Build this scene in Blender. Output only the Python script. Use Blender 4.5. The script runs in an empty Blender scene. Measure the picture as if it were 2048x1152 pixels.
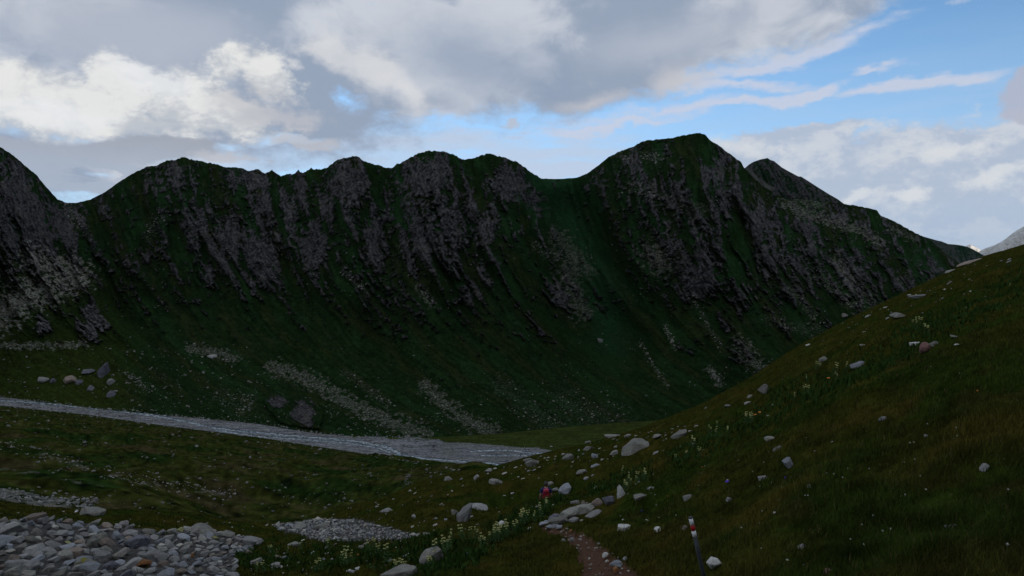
import bpy, bmesh, math, random
import numpy as np
from mathutils import Vector, Matrix, Euler

random.seed(7); RNG = np.random.default_rng(11)
F = 1410.0; CX = 1024.0; CY = 576.0
SC = bpy.context.scene; COL = SC.collection
R = math.radians

# ------------------------------------------------------------------ camera / render
cam_d = bpy.data.cameras.new('camera'); cam = bpy.data.objects.new('camera', cam_d); COL.objects.link(cam)
cam_d.sensor_width = 36.0; cam_d.lens = 36.0 * F / 2048.0
cam_d.clip_start = 0.1; cam_d.clip_end = 80000
cam.location = (0, 0, 0); cam.rotation_euler = (R(90), 0, 0)
SC.camera = cam
SC.view_settings.view_transform = 'Standard'; SC.view_settings.look = 'None'
EXPO = 1.0; SC.view_settings.exposure = EXPO; SC.view_settings.gamma = 1.0
SC.cycles.use_denoising = True
SC.cycles.max_bounces = 4; SC.cycles.diffuse_bounces = 2; SC.cycles.glossy_bounces = 2
SC.cycles.transmission_bounces = 2; SC.cycles.transparent_max_bounces = 4; SC.cycles.volume_bounces = 0
SC.cycles.caustics_reflective = False; SC.cycles.caustics_refractive = False
SC.cycles.volume_max_steps = 64

# ------------------------------------------------------------------ numpy noise
def _h(ix, iy, s):
    n = (ix.astype(np.int64) * 374761393 + iy.astype(np.int64) * 668265263 + s * 1274126177) & 0xffffffff
    n = ((n ^ (n >> 13)) * 1274126177) & 0xffffffff
    n = (n ^ (n >> 16)) & 0xffffffff
    return n
def perlin(x, y, s=0):
    x0 = np.floor(x); y0 = np.floor(y); fx = x - x0; fy = y - y0
    def g(ix, iy, dx, dy):
        a = _h(ix, iy, s) * (2 * math.pi / 4294967296.0)
        return np.cos(a) * dx + np.sin(a) * dy
    u = fx * fx * fx * (fx * (fx * 6 - 15) + 10); v = fy * fy * fy * (fy * (fy * 6 - 15) + 10)
    a = g(x0, y0, fx, fy); b = g(x0 + 1, y0, fx - 1, fy)
    c = g(x0, y0 + 1, fx, fy - 1); d = g(x0 + 1, y0 + 1, fx - 1, fy - 1)
    return ((a + (b - a) * u) * (1 - v) + (c + (d - c) * u) * v) * 1.5
def fbm(x, y, s=0, o=4, g=0.5):
    t = 0; a = 1.0; k = 0
    for i in range(o):
        t = t + a * perlin(x * 2 ** i, y * 2 ** i, s + i * 17); k += a; a *= g
    return t / k
def ridged(x, y, s=0, o=3, g=0.5):
    t = 0; a = 1.0; k = 0
    for i in range(o):
        t = t + a * (1 - 2.2 * np.abs(perlin(x * 2 ** i, y * 2 ** i, s + i * 31))); k += a; a *= g
    return t / k
def sstep(a, b, x):
    t = np.clip((x - a) / (b - a), 0, 1); return t * t * (3 - 2 * t)
def C(*pts):
    xs = [p[0] for p in pts]; ys = [p[1] for p in pts]
    return lambda x: np.interp(x, xs, ys)
def smoothC(w, *pts):
    f0 = C(*pts)
    return lambda x: (f0(x - w) + 2 * f0(x) + f0(x + w) + f0(x - w / 2) * 1.5 + f0(x + w / 2) * 1.5) / 7
def inpoly(x, y, P):
    x = np.asarray(x, float); y = np.asarray(y, float); ins = np.zeros(x.shape, bool); n = len(P)
    for i in range(n):
        x1, y1 = P[i]; x2, y2 = P[(i + 1) % n]
        c = ((y1 > y) != (y2 > y)) & (x < (x2 - x1) * (y - y1) / ((y2 - y1) + 1e-9) + x1)
        ins ^= c
    return ins
def dseg(x, y, P, sy=1.0):
    """distance to a polyline, returns distance and 0..1 position"""
    best = np.full(np.shape(x), 1e9); n = len(P) - 1
    for i in range(n):
        x1, y1 = P[i]; x2, y2 = P[i + 1]
        dx = x2 - x1; dy = (y2 - y1) * sy; L = dx * dx + dy * dy + 1e-9
        t = np.clip(((x - x1) * dx + (y - y1) * sy * dy) / L, 0, 1)
        d = np.hypot(x - x1 - t * dx, (y - y1) * sy - t * dy)
        best = np.minimum(best, d)
    return best

# ------------------------------------------------------------------ terrain profiles (bearing expressed as 1410*tan)
ysil = smoothC(14, (-5000, 1000), (-700, 985), (0, 1003), (80, 1010), (145, 1017), (211, 1017), (290, 1019), (396, 1032), (470, 1042),
               (540, 1046), (600, 1041), (640, 1028), (700, 1012), (760, 996), (840, 964), (900, 946), (1000, 929), (1050, 915), (1100, 903),
               (1200, 879), (1300, 849), (1400, 809), (1500, 755), (1600, 690), (1700, 634), (1800, 589), (1900, 541), (1960, 514),
               (2048, 489), (2200, 430), (2750, 190), (5200, -900))
Ds = smoothC(60, (-5000, 40), (0, 34), (290, 34), (400, 37), (470, 40), (600, 50), (700, 58), (900, 70), (1100, 74), (1400, 80), (2048, 85), (5200, 90))
HEYE = 2.2
toeY = smoothC(20, (-5000, 780), (0, 794), (200, 819), (340, 832), (513, 848), (620, 866), (700, 873), (850, 876), (1000, 868), (1100, 857), (1250, 845), (1400, 836), (2048, 806), (5200, 790))
toeD = smoothC(40, (-5000, 900), (0, 775), (200, 728), (340, 700), (513, 686), (700, 682), (850, 700), (1000, 726), (1100, 765), (1250, 820), (1400, 850), (2048, 1010), (5200, 1400))
flY = smoothC(20, (-5000, 800), (0, 811), (171, 829), (342, 853), (513, 874), (700, 903), (820, 922), (940, 944), (1000, 956), (1300, 957), (2048, 950), (5200, 940))
flD = smoothC(40, (-5000, 800), (0, 715), (171, 684), (342, 655), (513, 628), (700, 613), (900, 581), (1000, 558), (1300, 560), (2048, 570), (5200, 600))
ridY = C((-5000, 100), (-700, 60), (-200, 150), (-60, 245), (0, 294), (18, 305), (36, 318), (50, 331), (62, 341), (75, 352), (88, 368), (100, 382), (116, 399), (133, 405), (150, 406), (181, 399), (212, 383), (239, 363), (274, 342), (291, 334), (311, 331), (330, 323), (342, 319), (352, 320), (359, 317), (371, 314), (380, 318), (393, 321), (427, 327), (444, 333), (482, 335), (499, 342),
    (508, 340), (516, 338), (530, 347), (538, 343), (544, 340), (553, 347), (561, 352), (575, 348), (588, 347), (594, 342), (597, 338), (600, 343), (606, 346), (616, 340), (622, 336), (629, 339), (646, 337), (655, 334), (675, 320), (690, 316), (709, 312), (718, 314), (725, 321), (735, 325), (757, 330), (771, 336), (785, 335), (798, 326),
    (812, 320), (825, 311), (839, 306), (863, 300), (877, 303), (891, 303), (911, 310), (918, 315), (925, 320), (942, 318), (952, 314), (962, 311), (979, 308), (990, 310), (1007, 314), (1031, 323), (1051, 335), (1068, 349), (1082, 357), (1113, 358), (1130, 357), (1154, 355), (1174, 347), (1195, 332),
    (1219, 313), (1243, 301), (1267, 293), (1283, 283), (1300, 280), (1332, 277), (1350, 275), (1366, 271), (1382, 269), (1399, 265), (1411, 270), (1420, 280), (1432, 287), (1452, 302), (1473, 318), (1481, 322), (1488, 335), (1505, 352),
    (1523, 371), (1545, 384), (1573, 399), (1590, 398), (1614, 399), (1640, 404), (1660, 404), (1690, 409), (1709, 411), (1734, 415), (1755, 421), (1761, 431), (1788, 442), (1821, 461), (1845, 472), (1865, 484), (1900, 514), (1940, 541), (2048, 600), (2750, 760), (5200, 770))
_rid0 = ridY
def ridY(x):
    x = np.asarray(x, float); g = np.interp(x, [0, 240, 340, 1070, 1100, 1180, 1230, 1900], [.9, .5, 1.7, 1.6, .3, .3, .9, 1.2])
    return _rid0(x) + g * (1.7 * fbm(x / 11.0, 0 * x + .37, 51, 3) + 1.6 * np.abs(perlin(x / 4.6, 0 * x + .61, 57)) - .5)
ridD = smoothC(26, (-5000, 900), (-700, 930), (0, 1030), (90, 1180), (140, 1320), (250, 1260), (370, 1200), (550, 1260), (700, 1180), (770, 1230), (860, 1130), (925, 1200), (980, 1150), (1070, 1330), (1110, 1430), (1160, 1430), (1230, 1300), (1400, 1250), (1488, 1340), (1600, 1430), (1760, 1600), (1865, 1750), (2048, 1900), (5200, 2200))

XC = np.concatenate([np.linspace(-2600, -130, 30), np.arange(-110, 2160, 2.0), np.linspace(2180, 4600, 30)])
UC = (XC - CX) / F
NC = len(XC)

def bump_near(X, Y):
    d = np.hypot(X, Y)
    k = sstep(2, 12, d)
    b = fbm(X / 9.0, Y / 9.0, 3, 3) * 0.55 * k + fbm(X / 2.4, Y / 2.4, 5, 3) * 0.22 + fbm(X / 0.7, Y / 0.7, 9, 2) * 0.09
    return b
PATHP = [(1262, 1400), (1245, 1220), (1222, 1152), (1205, 1125), (1180, 1095), (1155, 1075), (1120, 1062), (1098, 1050)]
def near_Z(x, D):
    u = (x - CX) / F; ds = Ds(x); vs = (CY - ysil(x)) / F
    v = vs - HEYE * (1 / D - 1 / ds)
    X = u * D; Y = D
    fade = 1 - sstep(0.55, 1.0, D / ds) * 0.75
    Z = v * D + bump_near(X, Y) * fade
    # the hollow the trail drops into
    px, py = 1.55, 31.0
    sy = np.where(Y < py, 2.1, 4.2)
    g = np.exp(-0.5 * (((X - px) / 2.2) ** 2 + ((Y - py) / sy) ** 2))
    Z = Z - 2.12 * g - 0.32 * np.exp(-0.5 * (((X - 1.4) / 1.8) ** 2 + ((Y - 25.2) / 2.6) ** 2)) + 0.0 * np.exp(-0.5 * (((X - 1.3) / 1.6) ** 2 + ((Y - 26.2) / 1.0) ** 2))
    # dark gap behind the lip between the two stone fields
    return Z

bands = []   # list of (name, Z array rows x cols, D array)
# --- near
nr = 430
t = np.linspace(0, 1, nr)[:, None]
q0 = (1 / 1.0) ** 0.55; q1 = (1 / Ds(XC)[None, :]) ** 0.55
Dn = (q0 + (q1 - q0) * t) ** (-1 / 0.55)
Zn = near_Z(np.broadcast_to(XC[None, :], Dn.shape), Dn)
# --- mid hill
nm = 170
y2 = np.maximum(ysil(XC) + 22, np.where(XC > 860, flY(XC) + 14, 0)); D2 = np.interp(XC, [-5000, 0, 560, 900, 1300, 5200], [95, 105, 115, 140, 170, 200])
tm = (np.linspace(0, 1, nm) ** 1.0)[:, None]
vm = (CY - (y2 + (flY(XC) - y2) * tm)) / F
Dm = 1 / (1 / D2 + (1 / flD(XC) - 1 / D2) * tm)
XX = UC[None, :] * Dm
env = np.minimum(1, np.minimum(tm * 8, (1 - tm) * 10))
mb = (ridged(XX / 95 + Dm / 300, Dm / 42 - XX / 160, 41, 3) * 3.4 + fbm(XX / 38, Dm / 25, 44, 3) * 2.2 + fbm(XX / 9, Dm / 7, 45, 3) * 0.9 + fbm(XX / 3, Dm / 3, 46, 2) * .4) * env
hump = 3.0 * np.exp(-0.5 * (((XC[None, :] - 780) / 110) ** 2 + ((Dm - 330) / 60) ** 2)) - 7 * np.exp(-0.5 * (((XC[None, :] - 560) / 150) ** 2 + ((Dm - 150) / 22) ** 2)) * env
Zm = vm * Dm + mb + hump * env
# --- drop between
nd = 46
td = np.linspace(0, 1, nd + 2)[1:-1][:, None]
D1 = Ds(XC)[None, :]; Z1 = Zn[-1][None, :]
Dd = D1 + (D2[None, :] - D1) * td
vs0 = (CY - ysil(XC))[None, :] / F
Zd = (Z1 / D1) * Dd - ((Z1 / D1) * D2[None, :] - Zm[0][None, :]) * td ** 1.35
Zd = Zd + fbm(UC[None, :] * Dd / 8, Dd / 8, 4, 3) * 0.3 * np.minimum(1, td * 4) * (1 - td)
# --- floor
nf = 120
tf = np.linspace(0, 1, nf + 1)[1:][:, None]
yf = flY(XC) + (toeY(XC) - flY(XC)) * tf
Df = 1 / (1 / flD(XC) + (1 / toeD(XC) - 1 / flD(XC)) * tf)
Zf = (CY - yf) / F * Df + fbm(UC[None, :] * Df / 14, Df / 10, 61, 4) * 0.9 * (1 - tf) * np.minimum(1, tf * 6)
# --- mountain
nk = 500
tk = (np.linspace(0, 1, nk + 1)[1:])[:, None]
XK = np.broadcast_to(XC[None, :], (nk, NC))
YK = toeY(XC) + (ridY(XC) - toeY(XC)) * tk
hh = np.clip(YK - 300, -100, 600)
shift = 0.22 * hh + 1.55 * hh ** 3 / (3 * 550.0 ** 2)
SK = XK - shift + 10 * fbm(XK / 60, YK / 60, 70, 2)
rib1 = ridged(SK / 92, YK / 520, 71, 2)
rib2 = ridged(SK / 34, YK / 190, 75, 2)
rib3 = ridged(SK / 12 + .5 * fbm(XK / 20, YK / 20, 78, 2), YK / 85 + .5 * fbm(XK / 15, YK / 30, 68, 2), 79, 3)
streak = ridged(SK / 2.6 + .5 * fbm(XK / 8, YK / 8, 95, 2), YK / 15 + .9 * fbm(XK / 5, YK / 30, 67, 2), 96, 3)
rib4 = ridged(SK / 4.6 + .4 * fbm(XK / 9, YK / 12, 82, 2), YK / 26 + .6 * fbm(XK / 7, YK / 30, 69, 2), 83, 3)
blk = fbm(XK / 16, YK / 13, 87, 4)
envr = sstep(0.02, 0.45, tk) * (1 - 0.55 * sstep(0.8, 1.0, tk))
# rock bias (where crags break the turf)
ROCK = [(40, 420, 90, 130, 0, 1.0), (90, 455, 75, 62, 0, 1.2), (185, 645, 36, 45, 0, 1.3), (85, 648, 22, 26, 0, .9), (60, 530, 70, 40, 0, .6), (280, 520, 34, 30, 0, .5),
        (365, 350, 55, 42, 0, .8), (290, 375, 40, 25, -30, .5), (400, 450, 44, 80, 10, .7), (455, 490, 52, 88, 0, 1.1), (520, 520, 58, 80, 10, 1.1), (500, 360, 56, 24, 0, .8), (420, 540, 30, 40, 0, .8), (590, 400, 32, 70, 8, .9), (520, 430, 40, 60, 0, .7),
        (625, 500, 38, 80, 14, .9), (645, 400, 34, 70, 0, .7), (700, 365, 44, 55, 0, 1.0), (700, 455, 24, 44, 0, .8), (755, 470, 34, 80, 8, .9), (775, 400, 28, 40, 0, .4), (860, 350, 62, 48, 0, 1.0), (840, 470, 50, 92, 0, 1.0), (900, 450, 55, 100, 10, .8),
        (1010, 360, 55, 50, 25, 1.0), (985, 440, 26, 60, 18, .8), (960, 560, 36, 70, 20, .5), (1060, 400, 40, 20, 40, .6), (1130, 590, 40, 60, 10, .7), (1200, 610, 62, 44, 15, .7),
        (1430, 340, 40, 58, 18, 1.2), (1455, 400, 50, 60, 25, 1.0), (1350, 390, 70, 44, 22, .7), (1250, 330, 55, 30, -20, .4), (1390, 440, 70, 40, 25, .6), (1400, 540, 48, 80, 20, 1.0), (1350, 490, 40, 32, 10, .6), (1470, 620, 40, 70, 30, .6), (1515, 440, 60, 46, 20, .9), (1530, 520, 50, 50, 30, .7),
        (1610, 500, 60, 55, 20, .6), (1600, 450, 50, 40, 20, .8), (1670, 430, 60, 20, 20, .6), (1570, 600, 34, 60, 30, .4), (1700, 540, 50, 50, 25, .5), (1800, 560, 60, 30, 20, .4), (1480, 700, 44, 40, 30, .5), (1380, 690, 60, 30, 20, .4), (470, 800, 20, 14, 0, .2), (556, 802, 24, 15, 10, 1.5), (606, 828, 27, 34, 0, 1.8)]
def blobs(x, y, L):
    out = np.full(np.shape(x), -0.05)
    for (cx, cy, rx, ry, rot, a) in L:
        c, s = math.cos(R(rot)), math.sin(R(rot))
        dx = x - cx; dy = y - cy
        ex = (dx * c + dy * s) / rx; ey = (-dx * s + dy * c) / ry
        out = np.maximum(out, a * np.clip(1.25 - np.sqrt(ex * ex + ey * ey), 0, 1))
    return out
g3r = fbm(XK / 5, YK / 7, 93, 3)
rb = blobs(XK, YK, [(a, b, c * .9, d * .92, e, f) for a, b, c, d, e, f in ROCK])
hi = sstep(0.3, 0.9, tk)
rscore = rb * 0.62 + 0.34 * g3r - 0.10 + 0.46 * rib2 + 0.34 * rib3 + 0.50 * blk + 0.24 * rib1 + 0.30 * rib4 + 0.12 * hi - 0.76 - 0.34 * sstep(.46, .22, tk) * (rb < .25)
rscore = rscore - 0.25 * np.exp(-((XK - (1110 + (YK - 357) * 0.52)) / 60.0) ** 2)
rockm = sstep(-0.04, 0.16, rscore)
rockm = rockm * (1 - 0.5 * sstep(3, 0, YK - ridY(XC)[None, :]))
relief = (-30 * rib1 * (.35 + .65 * sstep(.25, .6, tk)) - 15 * rib2 * (.1 + .9 * sstep(.38, .7, tk))) * envr \
         - (rockm * 6.0 + 1.2) * rib3 * envr - (rockm * 3.6 + 0.4) * rib4 * np.minimum(1, envr * 1.5) - rockm * (3 * blk + 1.6)
relief = relief - fbm(XK / 7, YK / 10, 91, 3) * (1.2 + 4 * rockm)
# the big gully below the pass, and the spurs either side
gx = 1112 + (YK - 357) * 0.36 + 12 * np.sin(YK / 70)
relief = relief + 120 * np.exp(-((XK - gx) / 75.0) ** 2) * sstep(0.05, 0.4, tk) * (1 - 0.6 * sstep(.85, 1, tk))
relief = relief - 70 * np.exp(-((XK - (1400 + (YK - 265) * 0.30)) / 110.0) ** 2) * sstep(0.0, 0.3, tk) * (1 - sstep(.8, 1, tk))
relief = relief - 80 * sstep(240, 120, XK + (YK - 640) * 0.1) * sstep(0.0, .5, tk) * (1 - 0.9 * sstep(.75, 1, tk))
# crag beside the stream
relief = relief - 11 * np.clip((YK - 790) / 60, 0, 1.1) * sstep(0.3, 0.9, inpoly(XK + 5 * blk, YK + 5 * rib3, [(520, 795), (560, 778), (630, 792), (648, 830), (640, 862), (560, 850)]) * 1.0)
relief = relief * sstep(0.0, 0.05, tk)
Dk = toeD(XC) + (ridD(XC) - toeD(XC)) * tk ** 1.02 + relief
Zk = (CY - YK) / F * Dk
# --- back of the ridge
nb = 14
tb = np.linspace(0, 1, nb + 1)[1:][:, None]
Db = Dk[-1] + 420 * tb; Zb = Zk[-1] - 300 * tb ** 1.3 - 2 * 0

ALLD = np.vstack([Dn, Dd, Dm, Df, Dk, Db]); ALLZ = np.vstack([Zn, Zd, Zm, Zf, Zk, Zb])
o_n = 0; o_d = nr; o_m = o_d + nd; o_f = o_m + nm; o_k = o_f + nf; o_b = o_k + nk
NRW = ALLD.shape[0]
ALLX = UC[None, :] * ALLD
ALLYPX = CY - F * ALLZ / ALLD
ALLXPX = np.broadcast_to(XC[None, :], ALLD.shape)

# ------------------------------------------------------------------ surface colours (albedo)
def col3(c): return np.array(c)[None, :]
def mixc(a, b, t): return a + (b - a) * t[..., None]
def near_tint(X, Y):
    """albedo of the alpine turf by place"""
    sh = X.shape
    c = np.broadcast_to(np.array([0.054, 0.059, 0.010]), sh + (3,)).copy()
    n1 = fbm(X / 3.2, Y / 4.6, 201, 3); n2 = fbm(X / 1.3, Y / 1.8, 205, 3); n3 = fbm(X / 11, Y / 14, 209, 2); n4 = fbm(X / .35, Y / .5, 212, 2)
    c = mixc(c, np.array([0.035, 0.056, 0.009]), sstep(0.0, 0.35, n1 + 0.5 * n3))
    c = mixc(c, np.array([0.068, 0.060, 0.012]), sstep(0.08, 0.4, n2 - 0.5 * n1))
    c = mixc(c, np.array([0.080, 0.052, 0.016]), 0.35 * sstep(0.25, 0.5, fbm(X / 1.0, Y / 1.4, 221, 2) + .25 * n1))
    c = c * (1 + 0.55 * n4 + 0.5 * n2)[..., None]
    return np.clip(c, 0.004, 1)
Cn = near_tint(ALLX[:nr + nd], ALLD[:nr + nd]) * 0.55
TAL1 = [(-130, 1046), (20, 1040), (60, 1040), (75, 1030), (110, 1040), (250, 1054), (330, 1064), (400, 1054), (470, 1070), (525, 1082), (500, 1098), (470, 1108), (478, 1300), (-130, 1300)]
TAL2 = [(545, 1050), (600, 1042), (640, 1037), (720, 1040), (760, 1052), (845, 1071), (800, 1078), (700, 1083), (640, 1081), (600, 1068), (560, 1060)]
wn = 7 * fbm(ALLXPX[:nr] / 25, ALLYPX[:nr] / 12, 300, 3)
tal = inpoly(ALLXPX[:nr] + wn, ALLYPX[:nr] + wn, TAL1) | inpoly(ALLXPX[:nr] + wn, ALLYPX[:nr] + wn * .5, TAL2)
vis_near = np.zeros((nr + nd, NC)); vis_near[:nr] = tal
Cn = mixc(Cn, np.array([0.07, 0.068, 0.064]), vis_near)
def path_w(y): return np.interp(y, [1045, 1052, 1065, 1080, 1100, 1125, 1152, 1220, 1400], [14, 22, 30, 25, 30, 42, 55, 100, 230])
PXC = C(*sorted([(p[1], p[0]) for p in PATHP]))
yy = ALLYPX[:nr]; xx = ALLXPX[:nr]
pw = path_w(yy) * (1 + 0.35 * fbm(xx / 18, yy / 14, 320, 3))
dpath = np.where((yy > 1048), np.abs(xx - PXC(yy)) - pw, 99)
pathv = (dpath < 0) & (Dn < 24)
pathf = np.zeros((nr + nd, NC)); pathf[:nr] = pathv
# trench for the path
soil = np.array([0.098, 0.056, 0.038])
Cn = mixc(Cn, soil, pathf)
ALLZ[:nr] -= 0.05 * sstep(4, -4, dpath) * (Dn < 24)

# mid hill colour
xm, ym = ALLXPX[o_m:o_f], ALLYPX[o_m:o_f]; Xm, Ym = ALLX[o_m:o_f], ALLD[o_m:o_f]
cm = np.broadcast_to(np.array([0.042, 0.052, 0.011]), xm.shape + (3,)).copy()
n1 = fbm(Xm / 30 + Ym / 90, Ym / 16, 401, 4); n2 = fbm(Xm / 7, Ym / 7, 405, 3); n3 = fbm(Xm / 2.2, Ym / 3.5, 409, 2)
cm = mixc(cm, np.array([0.018, 0.038, 0.008]), sstep(-0.05, 0.3, n1))
cm = mixc(cm, np.array([0.056, 0.048, 0.020]), sstep(0.05, 0.4, -n1 + .4 * n2))
cm = cm * .85 * (.85 + 0.7 * n2 + .8 * n3)[..., None]
lines = np.minimum(dseg(xm, ym, [(-100, 868), (60, 900), (170, 935), (260, 962), (380, 978), (470, 990)], 2.2), dseg(xm, ym, [(-60, 930), (60, 945), (200, 975)], 2.2))
stm = sstep(11, 1, lines) * sstep(0.0, 0.35, n2 + 1.3 * n3) * .6
strip = inpoly(xm, ym + 5 * n2, [(-300, 965), (0, 972), (60, 985), (150, 1003), (165, 1030), (-300, 1030)])
stm = np.maximum(stm, strip * sstep(-0.25, 0.1, n2 + n3))
stm = stm * .8
cm = mixc(cm, np.array([0.17, 0.16, 0.14]), stm)
cm = np.clip(cm, .004, 1)

# floor classes
xf, yfp = ALLXPX[o_f:o_k], ALLYPX[o_f:o_k]; Xf, Yf = ALLX[o_f:o_k], ALLD[o_f:o_k]
nfz = fbm(xf / 40, yfp / 5, 501, 4); nf2 = fbm(xf / 9, yfp / 2.2, 505, 3); nf3 = fbm(xf / 3, yfp / 1.2, 507, 2)
gedge = C((800, 868), (850, 876), (900, 883), (960, 889), (1010, 893), (1080, 897), (1120, 905), (1180, 935), (1300, 1100), (5200, 1100))
mead = (xf > 800) & (yfp + 7 * nfz < gedge(xf))
mead |= (xf > 700) & (yfp < toeY(XC)[None, :] + 4) & (nfz > 0.1)
islet = inpoly(xf, yfp, [(880, 884), (960, 883), (990, 889), (900, 890)])
cf = np.broadcast_to(np.array([0.160, 0.165, 0.175]), xf.shape + (3,)).copy() * (1.1 + 0.8 * nf2 + 1.0 * nf3 + .8 * nfz + .6 * fbm(xf / 70, yfp / 2.0, 511, 3))[..., None]
cf = mixc(cf, np.array([0.09, .085, .06]), 0.7 * sstep(0.1, .4, nfz) * sstep(8, 2, yfp - toeY(XC)[None, :] ))
cmead = np.array([0.036, 0.050, 0.013]) * (1 + 0.5 * nfz + 0.5 * nf2)[..., None]
meadm = np.maximum(mead * 1.0, islet * 0.6 * sstep(-.2, .2, nf2))
meadm = np.maximum(meadm, .45 * sstep(830, 900, xf) * sstep(.05, .25, nfz + .4 * nf2))
cf = mixc(cf, cmead, meadm); cf = np.clip(cf, .005, 1)
STREAMS = [([(-100, 793), (0, 800), (140, 811), (240, 822), (340, 836), (430, 856), (500, 864), (560, 869), (640, 876), (700, 881), (735, 886), (765, 893), (790, 903), (800, 909)], 1.5),
           ([(430, 860), (520, 873), (600, 878), (700, 886), (745, 893), (780, 904)], 1.1),
           ([(120, 806), (200, 812), (260, 822), (330, 830)], 1.0),
           ([(790, 909), (850, 917), (940, 924), (1000, 929), (1040, 930), (1100, 935)], 1.3),
           ([(940, 902), (1000, 900), (1060, 905), (1120, 909)], 0.9), ([(960, 911), (1030, 910), (1100, 915)], 0.7),
           ([(740, 888), (760, 889), (782, 896), (800, 906)], 1.0)]
streamd = np.full(xf.shape, 99.)
for P, w in STREAMS:
    streamd = np.minimum(streamd, dseg(xf, yfp + 1.6 * nfz, P, 1.0) / w)
wat = streamd < 1.15
bank = sstep(2.2, 1.2, streamd) * (~wat)
ALLZ[o_f:o_k] -= 0.25 * sstep(1.8, 0.9, streamd)
foam = sstep(-0.05, 0.25, nf3 + nf2)
cwat = mixc(np.broadcast_to(np.array([0.16, 0.22, 0.27]), xf.shape + (3,)), np.array([0.72, 0.80, 0.84]), foam * 0.85)
cf = cf * (1 - .5 * bank)[..., None]
cf = np.where(wat[..., None], cwat, cf)

# mountain colour
g1 = fbm(SK / 40, YK / 120, 601, 3); g2 = fbm(SK / 9, YK / 24, 605, 3); g3 = fbm(XK / 4, YK / 4, 609, 3)
ck = np.broadcast_to(np.array([0.015, 0.034, 0.011]), XK.shape + (3,)).copy()
ck = mixc(ck, np.array([0.020, 0.058, 0.019]), sstep(0.0, 0.4, g1 + 0.15 * g2) * (0.4 + 0.6 * hi))
ck = mixc(ck, np.array([0.028, 0.036, 0.013]), sstep(0.0, 0.45, -g1 + 0.5 * g2) * .7)
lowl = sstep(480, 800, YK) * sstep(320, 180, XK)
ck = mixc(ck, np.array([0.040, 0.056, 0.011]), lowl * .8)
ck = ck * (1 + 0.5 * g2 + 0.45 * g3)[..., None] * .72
gul = np.exp(-((XK - gx) / 42.0) ** 2)
ck = mixc(ck, np.array([0.020, 0.066, 0.027]), 0.8 * gul * sstep(0.1, .5, tk))
rk = fbm(SK / 3.2, YK / 9, 621, 3); rk2 = fbm(XK / 26, YK / 30, 625, 3)
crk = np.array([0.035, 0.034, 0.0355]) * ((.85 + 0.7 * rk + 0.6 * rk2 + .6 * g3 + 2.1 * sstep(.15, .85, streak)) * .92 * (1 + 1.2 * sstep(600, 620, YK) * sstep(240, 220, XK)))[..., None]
crk = mixc(crk, np.array([.085, .080, .066]), sstep(0.15, .55, rk2 + .3 * g3) * .5)
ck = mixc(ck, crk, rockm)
SCREE = [([(60, 515), (120, 535), (150, 552)], 18, .95), ([(150, 552), (60, 590), (-20, 640)], 26, 1.0), ([(20, 610), (110, 570)], 22, .9), ([(130, 400), (140, 420), (160, 450)], 7, .6), ([(-20, 690), (60, 692), (170, 690)], 5, .8),
         ([(330, 425), (310, 445), (300, 470)], 9, .4), ([(380, 695), (430, 705), (470, 716)], 8, .8), ([(545, 735), (600, 752), (640, 772), (700, 808), (760, 835), (850, 868)], 12, .85), ([(690, 745), (740, 780), (780, 815)], 7, .45), ([(850, 770), (890, 808), (940, 845), (990, 866)], 11, .8),
         ([(690, 545), (730, 580)], 7, .6), ([(835, 575), (865, 610)], 6, .7), ([(1115, 475), (1150, 520), (1135, 560), (1165, 620)], 15, .85), ([(1150, 510), (1175, 540)], 12, .8), ([(1070, 490), (1120, 520)], 8, .5),
         ([(1000, 770), (1060, 820), (1110, 855)], 16, .45), ([(1120, 800), (1180, 830), (1240, 850)], 24, .42), ([(1300, 505), (1322, 530)], 17, .9), ([(1270, 375), (1330, 395), (1400, 420)], 12, .6), ([(1230, 305), (1260, 320)], 8, .6), ([(1290, 310), (1320, 318)], 8, .5),
         ([(1570, 405), (1610, 425), (1660, 440), (1720, 460), (1760, 485)], 8, .9), ([(1590, 400), (1640, 408)], 8, .8), ([(1600, 430), (1680, 452)], 6, .7), ([(1675, 525), (1700, 560), (1735, 600), (1750, 620)], 10, .8), ([(1640, 555), (1690, 600), (1720, 625)], 8, .7),
         ([(1560, 570), (1600, 600), (1630, 640)], 6, .6), ([(1480, 690), (1500, 715), (1520, 735)], 13, .8), ([(1420, 740), (1440, 765)], 7, .8), ([(1540, 640), (1580, 655), (1640, 660)], 9, .5), ([(1330, 650), (1350, 700)], 3, .5), ([(1280, 680), (1300, 720), (1335, 775)], 3, .45),
         ([(1380, 590), (1410, 640), (1440, 690)], 4, .5), ([(1430, 320), (1500, 390), (1560, 430)], 4, .3), ([(1780, 455), (1830, 480)], 5, .7), ([(440, 790), (500, 800), (480, 830)], 12, .4), ([(250, 745), (300, 780)], 6, .4), ([(1020, 590), (1050, 700), (1130, 800)], 3, .2)]
sm = np.zeros(XK.shape)
for P, w, a in SCREE:
    sm = np.maximum(sm, a * sstep(1.25, 0.45, dseg(XK, YK, P) / (w * 1.45) + 2.0 * fbm(XK / 11, YK / 8, 641, 4)))
sm = sm * sstep(-0.10, 0.34, fbm(XK / 3.0, YK / 2.2, 651, 4) + 0.55 * (sm - .66))
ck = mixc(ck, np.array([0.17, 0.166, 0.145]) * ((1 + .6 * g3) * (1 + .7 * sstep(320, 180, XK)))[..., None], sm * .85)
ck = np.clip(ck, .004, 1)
cb = np.broadcast_to(np.array([0.03, 0.05, 0.02]), (nb, NC, 3))
ALLC = np.concatenate([Cn, cm, cf, ck, cb], 0)

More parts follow.
